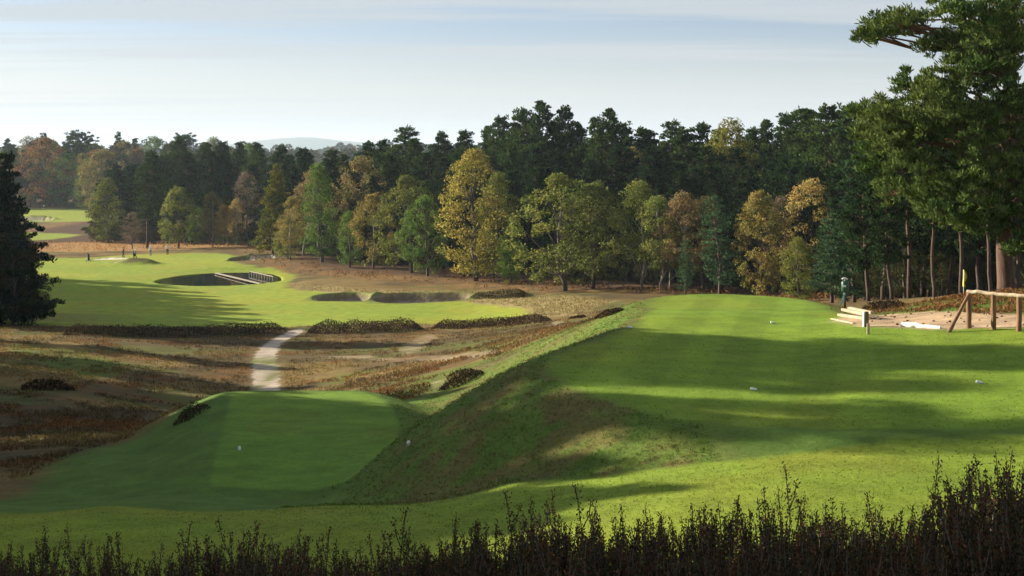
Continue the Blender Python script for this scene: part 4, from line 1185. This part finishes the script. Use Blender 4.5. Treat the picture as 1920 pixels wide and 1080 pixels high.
def golfer(px, d, rz, top_mat, leg_mat, cap_mat, label, stride=0.0, arm=(0.0, 0.0), bag=False, H=1.76, lean=0.0):
    p = gpt(px, d); e = empty('person', p, rz); tag(e, label, 'person'); s_ = H / 1.76; e.scale = (s_, s_, s_)
    J = dict(pelvis=(0, 0, 0.95, (0.15, 0.11)), waist=(0, lean * 0.3, 1.12, (0.14, 0.10)), chest=(0, lean * 0.7, 1.32, (0.17, 0.12)), neck=(0, lean, 1.50, 0.06), chin=(0, lean + 0.02, 1.57, 0.07), head=(0, lean + 0.015, 1.66, (0.082, 0.1)), crown=(0, lean, 1.74, 0.06))
    E = [('pelvis', 'waist'), ('waist', 'chest'), ('chest', 'neck'), ('neck', 'chin'), ('chin', 'head'), ('head', 'crown')]
    for sx, nm in ((-1, 'l'), (1, 'r')):
        fy = stride * sx
        J.update({nm + 'hip': (0.09 * sx, 0, 0.90, 0.095), nm + 'knee': (0.10 * sx, fy * 0.55 + 0.03, 0.50, 0.062), nm + 'ank': (0.10 * sx, fy, 0.09, 0.045), nm + 'toe': (0.11 * sx, fy + 0.16, 0.035, 0.035)})
        E += [('pelvis', nm + 'hip'), (nm + 'hip', nm + 'knee'), (nm + 'knee', nm + 'ank'), (nm + 'ank', nm + 'toe')]
        ay = arm[0 if sx < 0 else 1]
        J.update({nm + 'sh': (0.19 * sx, lean * 0.9, 1.43, 0.062), nm + 'elb': (0.25 * sx, lean * 0.8 + ay * 0.4, 1.16 + abs(ay) * 0.1, 0.045), nm + 'wri': (0.23 * sx, lean * 0.7 + ay, 0.93 + abs(ay) * 0.45, 0.034), nm + 'hand': (0.22 * sx, lean * 0.7 + ay * 1.2, 0.86 + abs(ay) * 0.5, 0.03)})
        E += [('chest', nm + 'sh'), (nm + 'sh', nm + 'elb'), (nm + 'elb', nm + 'wri'), (nm + 'wri', nm + 'hand')]
    body_ = skin_body('body', J, E, M['skin'], e)
    grow = lambda k_, f_=0.022: tuple(J[k_][:3]) + ((tuple(r + f_ for r in J[k_][3]) if isinstance(J[k_][3], tuple) else J[k_][3] + f_),)
    tk = ['chest', 'waist', 'pelvis', 'lsh', 'lelb', 'lwri', 'rsh', 'relb', 'rwri']
    skin_body('jacket', {k_: grow(k_) for k_ in tk}, [('chest', 'waist'), ('waist', 'pelvis'), ('chest', 'lsh'), ('lsh', 'lelb'), ('lelb', 'lwri'), ('chest', 'rsh'), ('rsh', 'relb'), ('relb', 'rwri')], M[top_mat], e)
    lk = ['pelvis', 'lhip', 'lknee', 'lank', 'rhip', 'rknee', 'rank']
    skin_body('trousers', {k_: grow(k_, 0.018) for k_ in lk}, [('pelvis', 'lhip'), ('lhip', 'lknee'), ('lknee', 'lank'), ('pelvis', 'rhip'), ('rhip', 'rknee'), ('rknee', 'rank')], M[leg_mat], e)
    ac = Acc(); tube(ac, [(0, lean, 1.68), (0, lean, 1.72), (0, lean - 0.005, 1.77), (0, lean - 0.01, 1.80)], [0.112, 0.112, 0.09, 0.03], 12); tube(ac, [(0, lean + 0.08, 1.70), (0, lean + 0.19, 1.685)], [0.075, 0.05], 8)
    link('cap', ac.mesh('cap', M[cap_mat], True), e)
    for sx in (-1, 1):
        k_ = 'l' if sx < 0 else 'r'
        ac = Acc(); q = J[k_ + 'ank']; tube(ac, [(q[0], q[1] - 0.07, 0.05), (q[0], q[1] + 0.03, 0.055), (q[0] + 0.01 * sx, q[1] + 0.19, 0.04)], [0.05, 0.06, 0.045], 8); link('shoe', ac.mesh('shoe', M['black_cloth'], True), e)
    if bag:   # golf bag slung behind
        ac = Acc(); tube(ac, [(0.3, -0.18, 0.55), (0.22, -0.24, 0.95), (0.12, -0.28, 1.32)], [0.13, 0.14, 0.13], 10)
        for q_ in range(5): tube(ac, [(0.12, -0.28, 1.3), (0.05 + 0.03 * q_, -0.30 + 0.02 * q_, 1.62)], 0.02, 6)
        gb = tag(link('golf_bag', ac.mesh('golf_bag', M['black_cloth'], True)), 'dark golf bag slung on the back of a walking golfer', 'golf bag')
        gb.location = p; gb.rotation_euler = (0, 0, rz)
golfer(231, 262, math.radians(-80), 'black_cloth', 'black_cloth', 'black_cloth', 'golfer in all dark clothes standing at the bright sand bunker', stride=0.16, arm=(0.2, -0.1))
golfer(253, 254, math.radians(-70), 'grey_cloth', 'black_cloth', 'white_cloth', 'golfer in a grey top striding across the green with a dark bag', stride=0.32, arm=(0.3, -0.25), bag=True)
golfer(282, 264, math.radians(200), 'white_cloth', 'grey_cloth', 'white_cloth', 'golfer in a white top and grey trousers on the green', stride=0.06, arm=(0.12, 0.2), H=1.85)
golfer(314, 266, math.radians(170), 'white_cloth', 'black_cloth', 'white_cloth', 'golfer in a white top and black trousers standing apart on the green', stride=0.04, arm=(0.1, 0.1), H=1.85)
# golf trolley
tp_ = gpt(166, 250); tl = empty('golf_trolley', tp_, 0.5); tag(tl, 'black golf trolley with its bag parked beside the bunker', 'golf trolley')
ac = Acc(); tube(ac, [(0, -0.2, 0.25), (0, 0, 0.7), (0, 0.15, 1.15)], [0.17, 0.19, 0.18], 10); bg_ = link('bag', ac.mesh('bag', M['black_cloth'], True), tl)
ac = Acc()
for q_ in range(6): tube(ac, [(0.05 * q_ - 0.12, 0.14, 1.1), (0.06 * q_ - 0.15, 0.2 + 0.02 * q_, 1.4)], [0.025, 0.035], 6)
link('club_covers', ac.mesh('club_covers', M['navy_cloth'], True), bg_)
for sx in (-1, 1):
    ac = Acc(); th_ = np.linspace(0, 2 * math.pi, 17); tube(ac, np.stack([np.full(17, 0.36 * sx), 0.18 * np.cos(th_) - 0.05, 0.18 * np.sin(th_) + 0.18], 1), 0.035, 6, cap=False); wh = link('wheel', ac.mesh('wheel', M['dark_metal'], True), tl); ac = Acc()
    for q_ in range(4): tube(ac, [(0.36 * sx, -0.05, 0.18), (0.36 * sx, -0.05 + 0.17 * math.cos(q_ * 1.57), 0.18 + 0.17 * math.sin(q_ * 1.57))], 0.012, 5)
    link('spokes', ac.mesh('spokes', M['grey_cloth'], True), wh)
ac = Acc(); tube(ac, [(-0.36, -0.05, 0.18), (0.36, -0.05, 0.18)], 0.02, 6); tube(ac, [(0, -0.25, 0.15), (0, -0.05, 0.2), (0, 0.25, 0.9), (0, 0.5, 1.05)], 0.025, 6); link('frame', ac.mesh('frame', M['dark_metal'], True), tl)

# ------------------------------------------------------------------ heather hedges and clumps
def scatter_cards(acc, P, g, L, W, up, C, spread=0.6):
    n = len(P)
    D = np.array([0, 0, up]) + g.normal(size=(n, 3)) * spread
    cards(acc, P, D, L * g.uniform(0.6, 1.3, n), W * g.uniform(0.6, 1.3, n), g, C)
HC = np.array([(0.045, 0.032, 0.022), (0.07, 0.045, 0.028), (0.035, 0.035, 0.018), (0.085, 0.05, 0.03)])
def heather_hedge(pts, hgt, wid, label, per=260, L=0.16, cols=HC, name='heather_hedge', cat='hedge'):
    """a bank of heather along a ground line, lumpy on top"""
    g = np.random.default_rng(int(abs(pts[0][0]) * 10 + pts[0][1]))
    pts = np.array(pts, float)
    seg = np.hypot(*np.diff(pts, axis=0).T); s = np.concatenate([[0], np.cumsum(seg)]); Ltot = s[-1]
    base = Vector((pts[0, 0], pts[0, 1], gz(*pts[0])))
    e = empty(name, base); tag(e, label, cat)
    n = int(Ltot * per * max(1.0, wid))
    u = g.uniform(0, 1, n); x = np.interp(u * Ltot, s, pts[:, 0]); y = np.interp(u * Ltot, s, pts[:, 1])
    ends = np.clip(np.minimum(u, 1 - u) * Ltot / (0.6 * wid), 0, 1) ** 0.5
    lump = 0.8 + 0.45 * fbm(u * Ltot / 1.1, np.zeros(n), int(pts[0][0]) & 63, 3)
    a = g.uniform(0, 2 * math.pi, n); r = g.random(n) ** 0.35
    ox = np.cos(a) * r * wid * 0.5 * lump; hz_ = np.abs(np.sin(a)) * r * hgt * lump * ends
    tx = np.gradient(pts[:, 0]); ty = np.gradient(pts[:, 1]); k_ = np.interp(u * Ltot, s, np.arctan2(ty, tx))
    X = x - np.sin(k_) * ox; Y = y + np.cos(k_) * ox
    Z = height(X, Y) + hz_ + np.where(g.random(n) < 0.12, g.random(n) * 0.25 * hgt, 0)
    ac = Acc()
    C = cols[g.integers(0, len(cols), n)] * g.uniform(0.7, 1.3, (n, 1))
    scatter_cards(ac, np.stack([X, Y, Z], 1) - np.array(base), g, L, L * 0.45, 0.9, C)
    link('foliage', ac.mesh('foliage', M['heather']), e)
    st_ = Acc()
    for q in range(max(4, int(Ltot * 1.2))):
        i = g.integers(0, n); b_ = np.array([X[i], Y[i], Z[i]]) - np.array(base); r_ = b_ * 1.0; r_[2] = float(Z[i] - hz_[i]) - base.z
        tube(st_, [r_ - (0, 0, 0.05), (r_ + b_) / 2 + g.normal(size=3) * 0.05, b_], [0.03, 0.02, 0.01], 4, cap=False)
    tag(link('stems', st_.mesh('stems', M['oak_bark']), e), kind='stuff')
    return e
def line(*pp): return [hit(*p) for p in pp]
heather_hedge(line((576, 627), (650, 626), (720, 623), (788, 619)), 1.15, 2.4, 'thick dark heather hedge at the fairway edge right beside the gravel path')
heather_hedge(line((816, 617), (900, 614), (970, 609), (1028, 603)), 0.85, 2.0, 'longer low heather hedge on the fairway edge towards the raised tee')
heather_hedge(line((120, 628), (220, 631), (330, 632), (430, 629), (528, 622)), 1.0, 2.0, 'ragged shaded heather hedge along the fairway edge ending at the path', per=200)
heather_hedge(line((842, 730), (868, 716), (892, 704)), 0.55, 1.3, 'rounded heather clump on the sunlit slope below the raised tee', 420, 0.12, name='heather_clump', cat='shrub')
heather_hedge(line((40, 729), (85, 731), (132, 730)), 0.6, 1.4, 'dark heather clump alone on the shaded heath', 320, name='heather_clump', cat='shrub')
heather_hedge(line((335, 797), (352, 786), (376, 770)), 0.42, 0.8, 'small dark heather clump on the outer bank of the lower tee', 500, 0.1, name='heather_clump', cat='shrub')
heather_hedge(line((1066, 598), (1080, 597), (1096, 594)), 0.24, 0.5, 'small heather clump at the far end of the low hedge', 300, name='heather_clump', cat='shrub')
heather_hedge(line((1110, 600), (1135, 593), (1160, 586)), 0.16, 0.5, 'brown heather growing on the outer shoulder of the raised tee', 320, name='heather_clump', cat='shrub')
heather_hedge(line((890, 556), (935, 557), (985, 555)), 0.75, 1.8, 'low heathery mound in the rough between bunkers and oaks', 240, cols=np.array([(0.06, 0.05, 0.025), (0.09, 0.075, 0.03)]), name='heather_clump', cat='shrub')
heather_hedge(line((1622, 583), (1650, 581), (1690, 577)), 0.35, 0.8, 'dusky heather at the foot of the dark wood behind the ball washer', 500, 0.1, name='heather_clump', cat='shrub')

# ------------------------------------------------------------------ loose ground cover (nobody could count it)
def in_polys(x, y, polys): 
    r = np.zeros(x.shape, bool)
    for p in polys: r |= sdf_poly(x, y, p) < 0
    return r
def cover(name, label, cat, n, xr, yr, keep, L, W, up, colf, k, spread, jz, mat='ground_cover', per=5, log_y=True, seed=0):
    g = np.random.default_rng(seed)
    y = np.exp(g.uniform(math.log(yr[0]), math.log(yr[1]), n)) if log_y else g.uniform(*yr, n)
    u = g.uniform(*xr, n); x = u * y
    m_ = keep(x, y); x, y = x[m_], y[m_]
    z = height(x, y)
    C0 = colf(x, y, g)
    x = np.repeat(x, per) + g.normal(size=len(x) * per) * k; y = np.repeat(y, per) + g.normal(size=len(y) * per) * k
    z = np.repeat(z, per) + g.random(len(x)) * jz + L * 0.25
    C = np.repeat(C0, per, axis=0) * g.uniform(0.75, 1.25, (len(x), 1))
    ac = Acc(); scatter_cards(ac, np.stack([x, y, z], 1), g, L, W, up, C, spread)
    o_ = link(name, ac.mesh(name, M[mat])); tag(o_, label, cat, kind='stuff'); return o_
def heath_keep(x, y): return (HEATH(x, y) > 0.6) & (sdf_poly(x, y, FOREST_EDGE) > 0) & (sdf_poly(x, y, Z_STRAW) > 0) & ~in_polys(x, y, Z_SCRAPE) & (np.hypot((x - POND[0]) / POND[2], (y - POND[1]) / POND[3]) > 1.25) & (fbm(x / 3, y / 3, 15, 3) > 0.42)
def heath_col(x, y, g):
    n = fbm(x / 7.0, y / 7.0, 41, 4)[:, None]; n2 = fbm(x / 4.0, y / 1.6, 71, 4)[:, None]
    c = np.array([0.115, 0.085, 0.04]) + 0 * n
    c = c + (np.array([0.28, 0.20, 0.075]) - c) * 0.7 * sstep(0.5, 0.66, n)
    c = c + (np.array([0.22, 0.095, 0.03]) - c) * sstep(0.52, 0.66, n2) * 0.8
    return c * g.uniform(0.7, 1.25, (len(x), 1))
cover('heather', 'brown heather and wispy grass covering the open heath', 'heather', 44000, (-0.45, 0.12), (36, 150), heath_keep, 0.20, 0.045, 0.85, heath_col, 0.13, 0.6, 0.06, seed=1)
def rough_keep(x, y): return (sdf_poly(x, y, Z_ROUGH) < 0.3) & (sdf_poly(x, y, UPPER) > 0.15) & (sdf_poly(x, y, LOWER) > 0.1) & (sdf_poly(x, y, Z_STRIP) > 0.1) & (sdf_poly(x, y, Z_SAND) > 0.1) & ~((x > 4.2) & (y < 36)) & (x > -4.5 + (vnoise(x * 2, y * 2, 2) - 0.5) * 3)
def rough_col(x, y, g):
    n = fbm(x / 1.1, y / 1.1, 91, 4)[:, None]
    c = np.array([0.10, 0.16, 0.027]) + 0 * n
    c = c + (np.array([0.18, 0.13, 0.05]) - c) * sstep(0.45, 0.62, n) * (0.2 + 0.8 * sstep(-5, -1.5, x))[:, None]
    return c * g.uniform(0.7, 1.3, (len(x), 1))
cover('rough_grass', 'tussocky rough grass on the tee banks', 'grass', 52000, (-0.42, 0.42), (27, 78), rough_keep, 0.075, 0.017, 0.9, rough_col, 0.05, 0.6, 0.015, per=4, seed=2)
cover('mown_turf', 'short mown blades of the tee and the grass strip', 'grass', 30000, (-0.40, 0.42), (19, 47), lambda x, y: ((sdf_poly(x, y, UPPER) < 0) | (sdf_poly(x, y, Z_STRIP) < 0)), 0.045, 0.012, 0.08,
      lambda x, y, g: (np.array([0.16, 0.225, 0.028]) * np.ones((len(x), 1))) * g.uniform(0.65, 1.35, (len(x), 1)), 0.06, 0.7, 0.0, per=3, seed=12)
def brack_keep(x, y): return ((sdf_poly(x, y, Z_BRACK) < 0) | ((np.abs(sdf_poly(x, y, FOREST_EDGE) - 1.0) < 4.0) & (y > 130) & (fbm(x / 5, y / 5, 19, 3) > 0.45))) & (sdf_poly(x, y, Z_FAIR) > 1)
cover('bracken', 'rust-orange dying bracken along the foot of the wood', 'bracken', 16000, (-0.45, 0.3), (135, 335), brack_keep, 0.42, 0.13, 0.7,
      lambda x, y, g: (np.array([0.32, 0.175, 0.07]) * np.ones((len(x), 1)) * g.uniform(0.5, 1.2, (len(x), 1))) * np.where(sdf_poly(x, y, Z_BRACK) < 0, 1.15, 0.62)[:, None], 0.3, 0.7, 0.55, seed=3)
cover('bank_heather', 'red-brown heather sprigs over the crest of the sandy bank', 'heather', 5000, (0.22, 0.46), (48, 64), lambda x, y: (sdf_poly(x, y, Z_HEATHTOP) < 0.3) & (fbm(x / 1.2, y / 1.2, 5, 3) > 0.40), 0.13, 0.05, 0.9,
      lambda x, y, g: np.array([0.20, 0.10, 0.042]) * g.uniform(0.5, 1.3, (len(x), 1)), 0.07, 0.55, 0.08, seed=4)
cover('straw_grass', 'pale dry grass in the rough beside the fairway', 'grass', 16000, (-0.2, 0.12), (140, 215), lambda x, y: (sdf_poly(x, y, Z_STRAW) < 0) & (sdf_poly(x, y, Z_FAIR) > 0.5) & ~in_polys(x, y, []), 0.28, 0.07, 1.0,
      lambda x, y, g: np.array([0.30, 0.235, 0.105]) * g.uniform(0.65, 1.2, (len(x), 1)), 0.2, 0.5, 0.05, per=3, seed=5)
def reed_keep(x, y):
    q = np.hypot((x - POND[0]) / POND[2], (y - POND[1]) / POND[3]); return (q < 0.97) & (q > 0.80) & (y > POND[1] - 4) & (x < POND[0] + 2)
rd = cover('reeds', 'green reeds standing along the far edge of the pond', 'reeds', 2600, (-0.26, -0.15), (199, 227), lambda x, y: reed_keep(x, y) & (fbm(x / 1.5, y / 1.5, 3, 2) > 0.5), 0.7, 0.07, 1.0,
      lambda x, y, g: np.array([0.06, 0.10, 0.03]) * g.uniform(0.6, 1.3, (len(x), 1)), 0.15, 0.2, 0.5, per=3, log_y=False, seed=6)
# pebbles and turf crumbs on the sandy ground
g5 = np.random.default_rng(55); n = 150
y = g5.uniform(44.5, 54, n); x = y * g5.uniform(0.24, 0.40, n); m_ = sdf_poly(x, y, Z_SAND) < -0.05; x, y = x[m_], y[m_]; z = height(x, y)
ac = Acc()
for i in range(len(x)):
    r = g5.uniform(0.012, 0.05); tube(ac, [(x[i] - r, y[i], z[i] + r * .2), (x[i] - r * .5, y[i], z[i] + r * .5), (x[i] + r * .5, y[i] + r * .2, z[i] + r * .5), (x[i] + r, y[i], z[i] + r * .2)], [r * .3, r * .7, r * .7, r * .25], 5, C=np.array([0.20, 0.14, 0.09]) * g5.uniform(0.5, 1.6))
tag(link('pebbles', ac.mesh('pebbles', M['heather'])), 'small stones and turf crumbs strewn over the bare sand', 'stones', kind='stuff')

# ------------------------------------------------------------------ heather in the foreground
def heather_plant(seed, H, shoots, spread):
    g = np.random.default_rng(seed); st_, fo = Acc(), Acc()
    for q in range(shoots):
        a = g.uniform(0, 2 * math.pi); tilt = abs(g.normal()) * spread
        hh = H * g.uniform(0.5, 1.0) * (1 - 0.25 * min(1, tilt / 0.6))
        b0 = np.array([math.cos(a), math.sin(a), 0]) * g.uniform(0, 0.13)
        d = np.array([math.cos(a) * tilt, math.sin(a) * tilt, 1.0])
        t = np.linspace(0, 1, 6)[:, None]
        curve = b0 + d * hh * t + np.array([math.cos(a), math.sin(a), 0]) * (-0.25 * tilt * hh) * t ** 2 + g.normal(size=(6, 3)) * 0.008
        curve[:, 2] = np.maximum(curve[:, 2], 0) ; curve[0, 2] = -0.05
        tube(st_, curve, np.linspace(0.005, 0.0016, 6), 4, cap=False)
        subs = [(curve, 0.3)]
        for w in range(g.integers(3, 7)):          # side shoots, steeply ascending
            s = g.uniform(0.35, 0.85); p = np.array([np.interp(s, t[:, 0], curve[:, k_]) for k_ in range(3)])
            a2 = g.uniform(0, 6.28); l2 = hh * g.uniform(0.12, 0.30)
            e2_ = p + np.array([math.cos(a2) * 0.30, math.sin(a2) * 0.30, 0.95]) * l2
            c2 = np.array([p, (p + e2_) / 2 + np.array([math.cos(a2), math.sin(a2), 0]) * 0.01, e2_]); tube(st_, c2, [0.0028, 0.0022, 0.0014], 3, cap=False); subs.append((c2, 0.12))
        tip_c = np.array([(0.095, 0.046, 0.025), (0.075, 0.058, 0.028), (0.125, 0.06, 0.034)])[g.integers(0, 3)]
        for c2, s0 in subs:
            ln = np.linalg.norm(c2[-1] - c2[0]); m = int(ln * 300)
            s = s0 + (1 - s0) * g.random(m) ** 0.8; tt = np.linspace(0, 1, len(c2))
            P = np.stack([np.interp(s, tt, c2[:, k_]) for k_ in range(3)], 1) + g.normal(size=(m, 3)) * 0.0065
            ax_ = unit((c2[-1] - c2[0])[None])[0]
            D = ax_ * 0.9 + g.normal(size=(m, 3)) * 0.55
            P = P + unit(D) * 0.004
            C = np.where((g.random(m) < 0.25 + 0.5 * s)[:, None], tip_c, (0.044, 0.050, 0.022)) * g.uniform(0.6, 1.3, (m, 1))
            cards(fo, P, D, 0.014 * g.uniform(0.6, 1.4, m), 0.0052 * g.uniform(0.7, 1.4, m), g, C)
    return st_.mesh('stems', M['oak_bark']), fo.mesh('foliage', M['heather']), H
HP = [heather_plant(300 + i, (0.78, 0.85, 0.72, 0.80, 0.9, 0.75)[i], (30, 26, 34, 28, 24, 32)[i], (0.24, 0.3, 0.22, 0.28, 0.26, 0.34)[i]) for i in range(6)]
HP += [heather_plant(340 + i, 0.9, (5, 7, 4, 8, 6)[i], (0.12, 0.2, 0.16, 0.10, 0.26)[i]) for i in range(5)]
def heather(px, d, top, label, group, i, sc_=1.0):
    x = (px - 960) / F * d; z0 = gz(x, d)
    Hn = -(top - HZ) / F * d - z0
    st_, fo, h0 = HP[i]
    e = empty('heather_plant', (x, d, z0), random.uniform(0, 6.28)); s = max(0.3, Hn / h0)
    e.scale = (s * sc_, s * sc_, s); tag(e, label, 'plant', group)
    link('stems', st_, e); link('foliage', fo, e)
tops_x = [-100, 0, 60, 130, 180, 240, 330, 400, 450, 520, 560, 620, 680, 740, 800, 860, 920, 960, 1040, 1100, 1150, 1200, 1270, 1340, 1390, 1450, 1510, 1560, 1620, 1680, 1740, 1790, 1840, 1900, 2000]
tops_y = [965, 965, 985, 990, 960, 985, 965, 945, 960, 930, 950, 1000, 985, 940, 960, 975, 910, 910, 925, 905, 890, 950, 885, 890, 905, 910, 862, 915, 890, 915, 900, 850, 815, 805, 800]
mass_y = np.interp(np.arange(-100, 2001, 1), [-100, 0, 250, 420, 520, 650, 780, 900, 1000, 1150, 1300, 1450, 1600, 1700, 1780, 1860, 2000], [1040, 1045, 1062, 1020, 1012, 1050, 1030, 1000, 985, 985, 985, 965, 985, 980, 945, 890, 870])
k = 0
for row, (d, dy, stp) in enumerate(((6.0, 4, 52), (5.3, 16, 50), (4.7, 30, 46))):
    for px in range(-60, 2000, stp):
        pxx = px + random.uniform(-22, 22)
        tp = mass_y[int(pxx) + 100] + dy - 22 + random.uniform(-22, 24)
        heather(pxx, d + random.uniform(-0.3, 0.3), tp, 'bushy heather plant in the tall clump at the high end of the foreground heather' if pxx > 1770 else 'low bushy dark heather plant in the foreground below the grass strip',
                'tall clump of foreground heather' if pxx > 1770 else 'low heather in the foreground', k % 6); k += 1
for j in range(76):
    pxx = -40 + j * 26.5 + random.uniform(-14, 14)
    tp = np.interp(pxx, tops_x, tops_y) + (random.uniform(-8, 14) if random.random() < 0.55 else random.uniform(20, 60))
    heather(pxx, random.uniform(5.0, 6.2), tp, 'tall thin heather sprig rising out of the low foreground heather', 'tall heather sprigs in the foreground', 6 + j % 5)

# ------------------------------------------------------------------ far country: wooded hill and woodland
def far_wood(name, label, d, px0, px1, n, top0, top1, cols, seed, cat='woodland'):
    g = np.random.default_rng(seed); ac = Acc()
    for i in range(n):
        px = g.uniform(px0, px1); dd = d * g.uniform(0.92, 1.1); x = (px - 960) / F * dd
        zt = -(np.interp(px, top0, top1) + g.uniform(-3, 9) - HZ) / F * dd; zb = float(np.interp(dd, [600, 9000], [-23, -26])) - 2
        R_ = dd * 0.004 * g.uniform(0.7, 1.3); m = 120
        dirs = sphere_dirs(g, m); dirs[:, 2] = np.abs(dirs[:, 2])
        hh = max(5.0, zt - zb)
        P = np.array([x, dd, zb + hh * 0.35]) + dirs * (R_, R_, hh * 0.62)
        C = np.array(cols[g.integers(0, len(cols))])
        cards(ac, P, dirs + g.normal(size=(m, 3)) * 0.5, dd * 0.0022, dd * 0.0016, g, C * g.uniform(0.7, 1.3, (m, 1)))
    return tag(link(name, ac.mesh(name, M['ground_cover'])), label, cat, kind='stuff')
far_wood('distant_woodland', 'hazy autumn woodland beyond the wood, below the pale hill', 1100, 300, 1000, 240, [300, 480, 560, 640, 760, 1000], [283, 284, 282, 278, 279, 278], [(0.05, 0.07, 0.03), (0.12, 0.08, 0.035), (0.08, 0.09, 0.03), (0.15, 0.08, 0.03), (0.04, 0.06, 0.03)], 5)
far_wood('distant_woodland', 'faint grey-blue treeline on the horizon', 2200, -300, 2300, 320, [-300, 600, 640, 800, 2300], [272, 272, 268, 268, 262], [(0.05, 0.06, 0.035), (0.07, 0.065, 0.035)], 6)
nx, ny = 90, 26
xs = np.linspace(-3300, 1500, nx); ys = np.linspace(9400, 12000, ny)
X, Y = np.meshgrid(xs, ys)
prof = np.interp(960 + F * X / Y, [300, 400, 470, 520, 560, 590, 640, 690, 760, 900], [284, 274, 265, 260, 257.5, 258, 264, 268, 272, 284])
Zt = -(prof - HZ) / F * Y
Zh = -30 + (Zt + 30) * sstep(9400, 10500, Y) + 7.0 * (fbm(X / 70, Y / 130, 8, 3) - 0.5) * sstep(9400, 10000, Y)
ii, jj = np.meshgrid(np.arange(ny - 1), np.arange(nx - 1), indexing='ij')
Q = np.stack([ii * nx + jj, ii * nx + jj + 1, (ii + 1) * nx + jj + 1, (ii + 1) * nx + jj], -1).reshape(-1, 4)
cc = np.array([0.06, 0.075, 0.04]) * (0.7 + 0.6 * fbm(X / 200, Y / 260, 4, 3).ravel())[:, None]
hm = mesh_np('hill', np.stack([X, Y, Zh], -1).reshape(-1, 3), Q, None, cc, M['terrain'], True)
tag(link('hill', hm), 'pale blue wooded hill on the horizon', 'hill', kind='structure')

# ------------------------------------------------------------------ haze
m, nt, o = new_mat('haze')
pv = N(nt, 'ShaderNodeVolumePrincipled')
pv.inputs['Color'].default_value = (0.70, 0.85, 1.0, 1)
pv.inputs['Density'].default_value = 0.000085
pv.inputs['Anisotropy'].default_value = 0.25
nt.links.new(pv.outputs[0], o.inputs['Volume'])
import bmesh
bm = bmesh.new(); bmesh.ops.create_cube(bm, size=1.0)
for v in bm.verts: v.co = Vector((v.co.x * 34000, v.co.y * 34000, -40 + (v.co.z + 0.5) * 130))
me = bpy.data.meshes.new('haze'); bm.to_mesh(me); bm.free(); me.materials.append(m)
tag(link('haze', me), 'thin pale autumn haze over the whole valley', 'haze', kind='stuff')
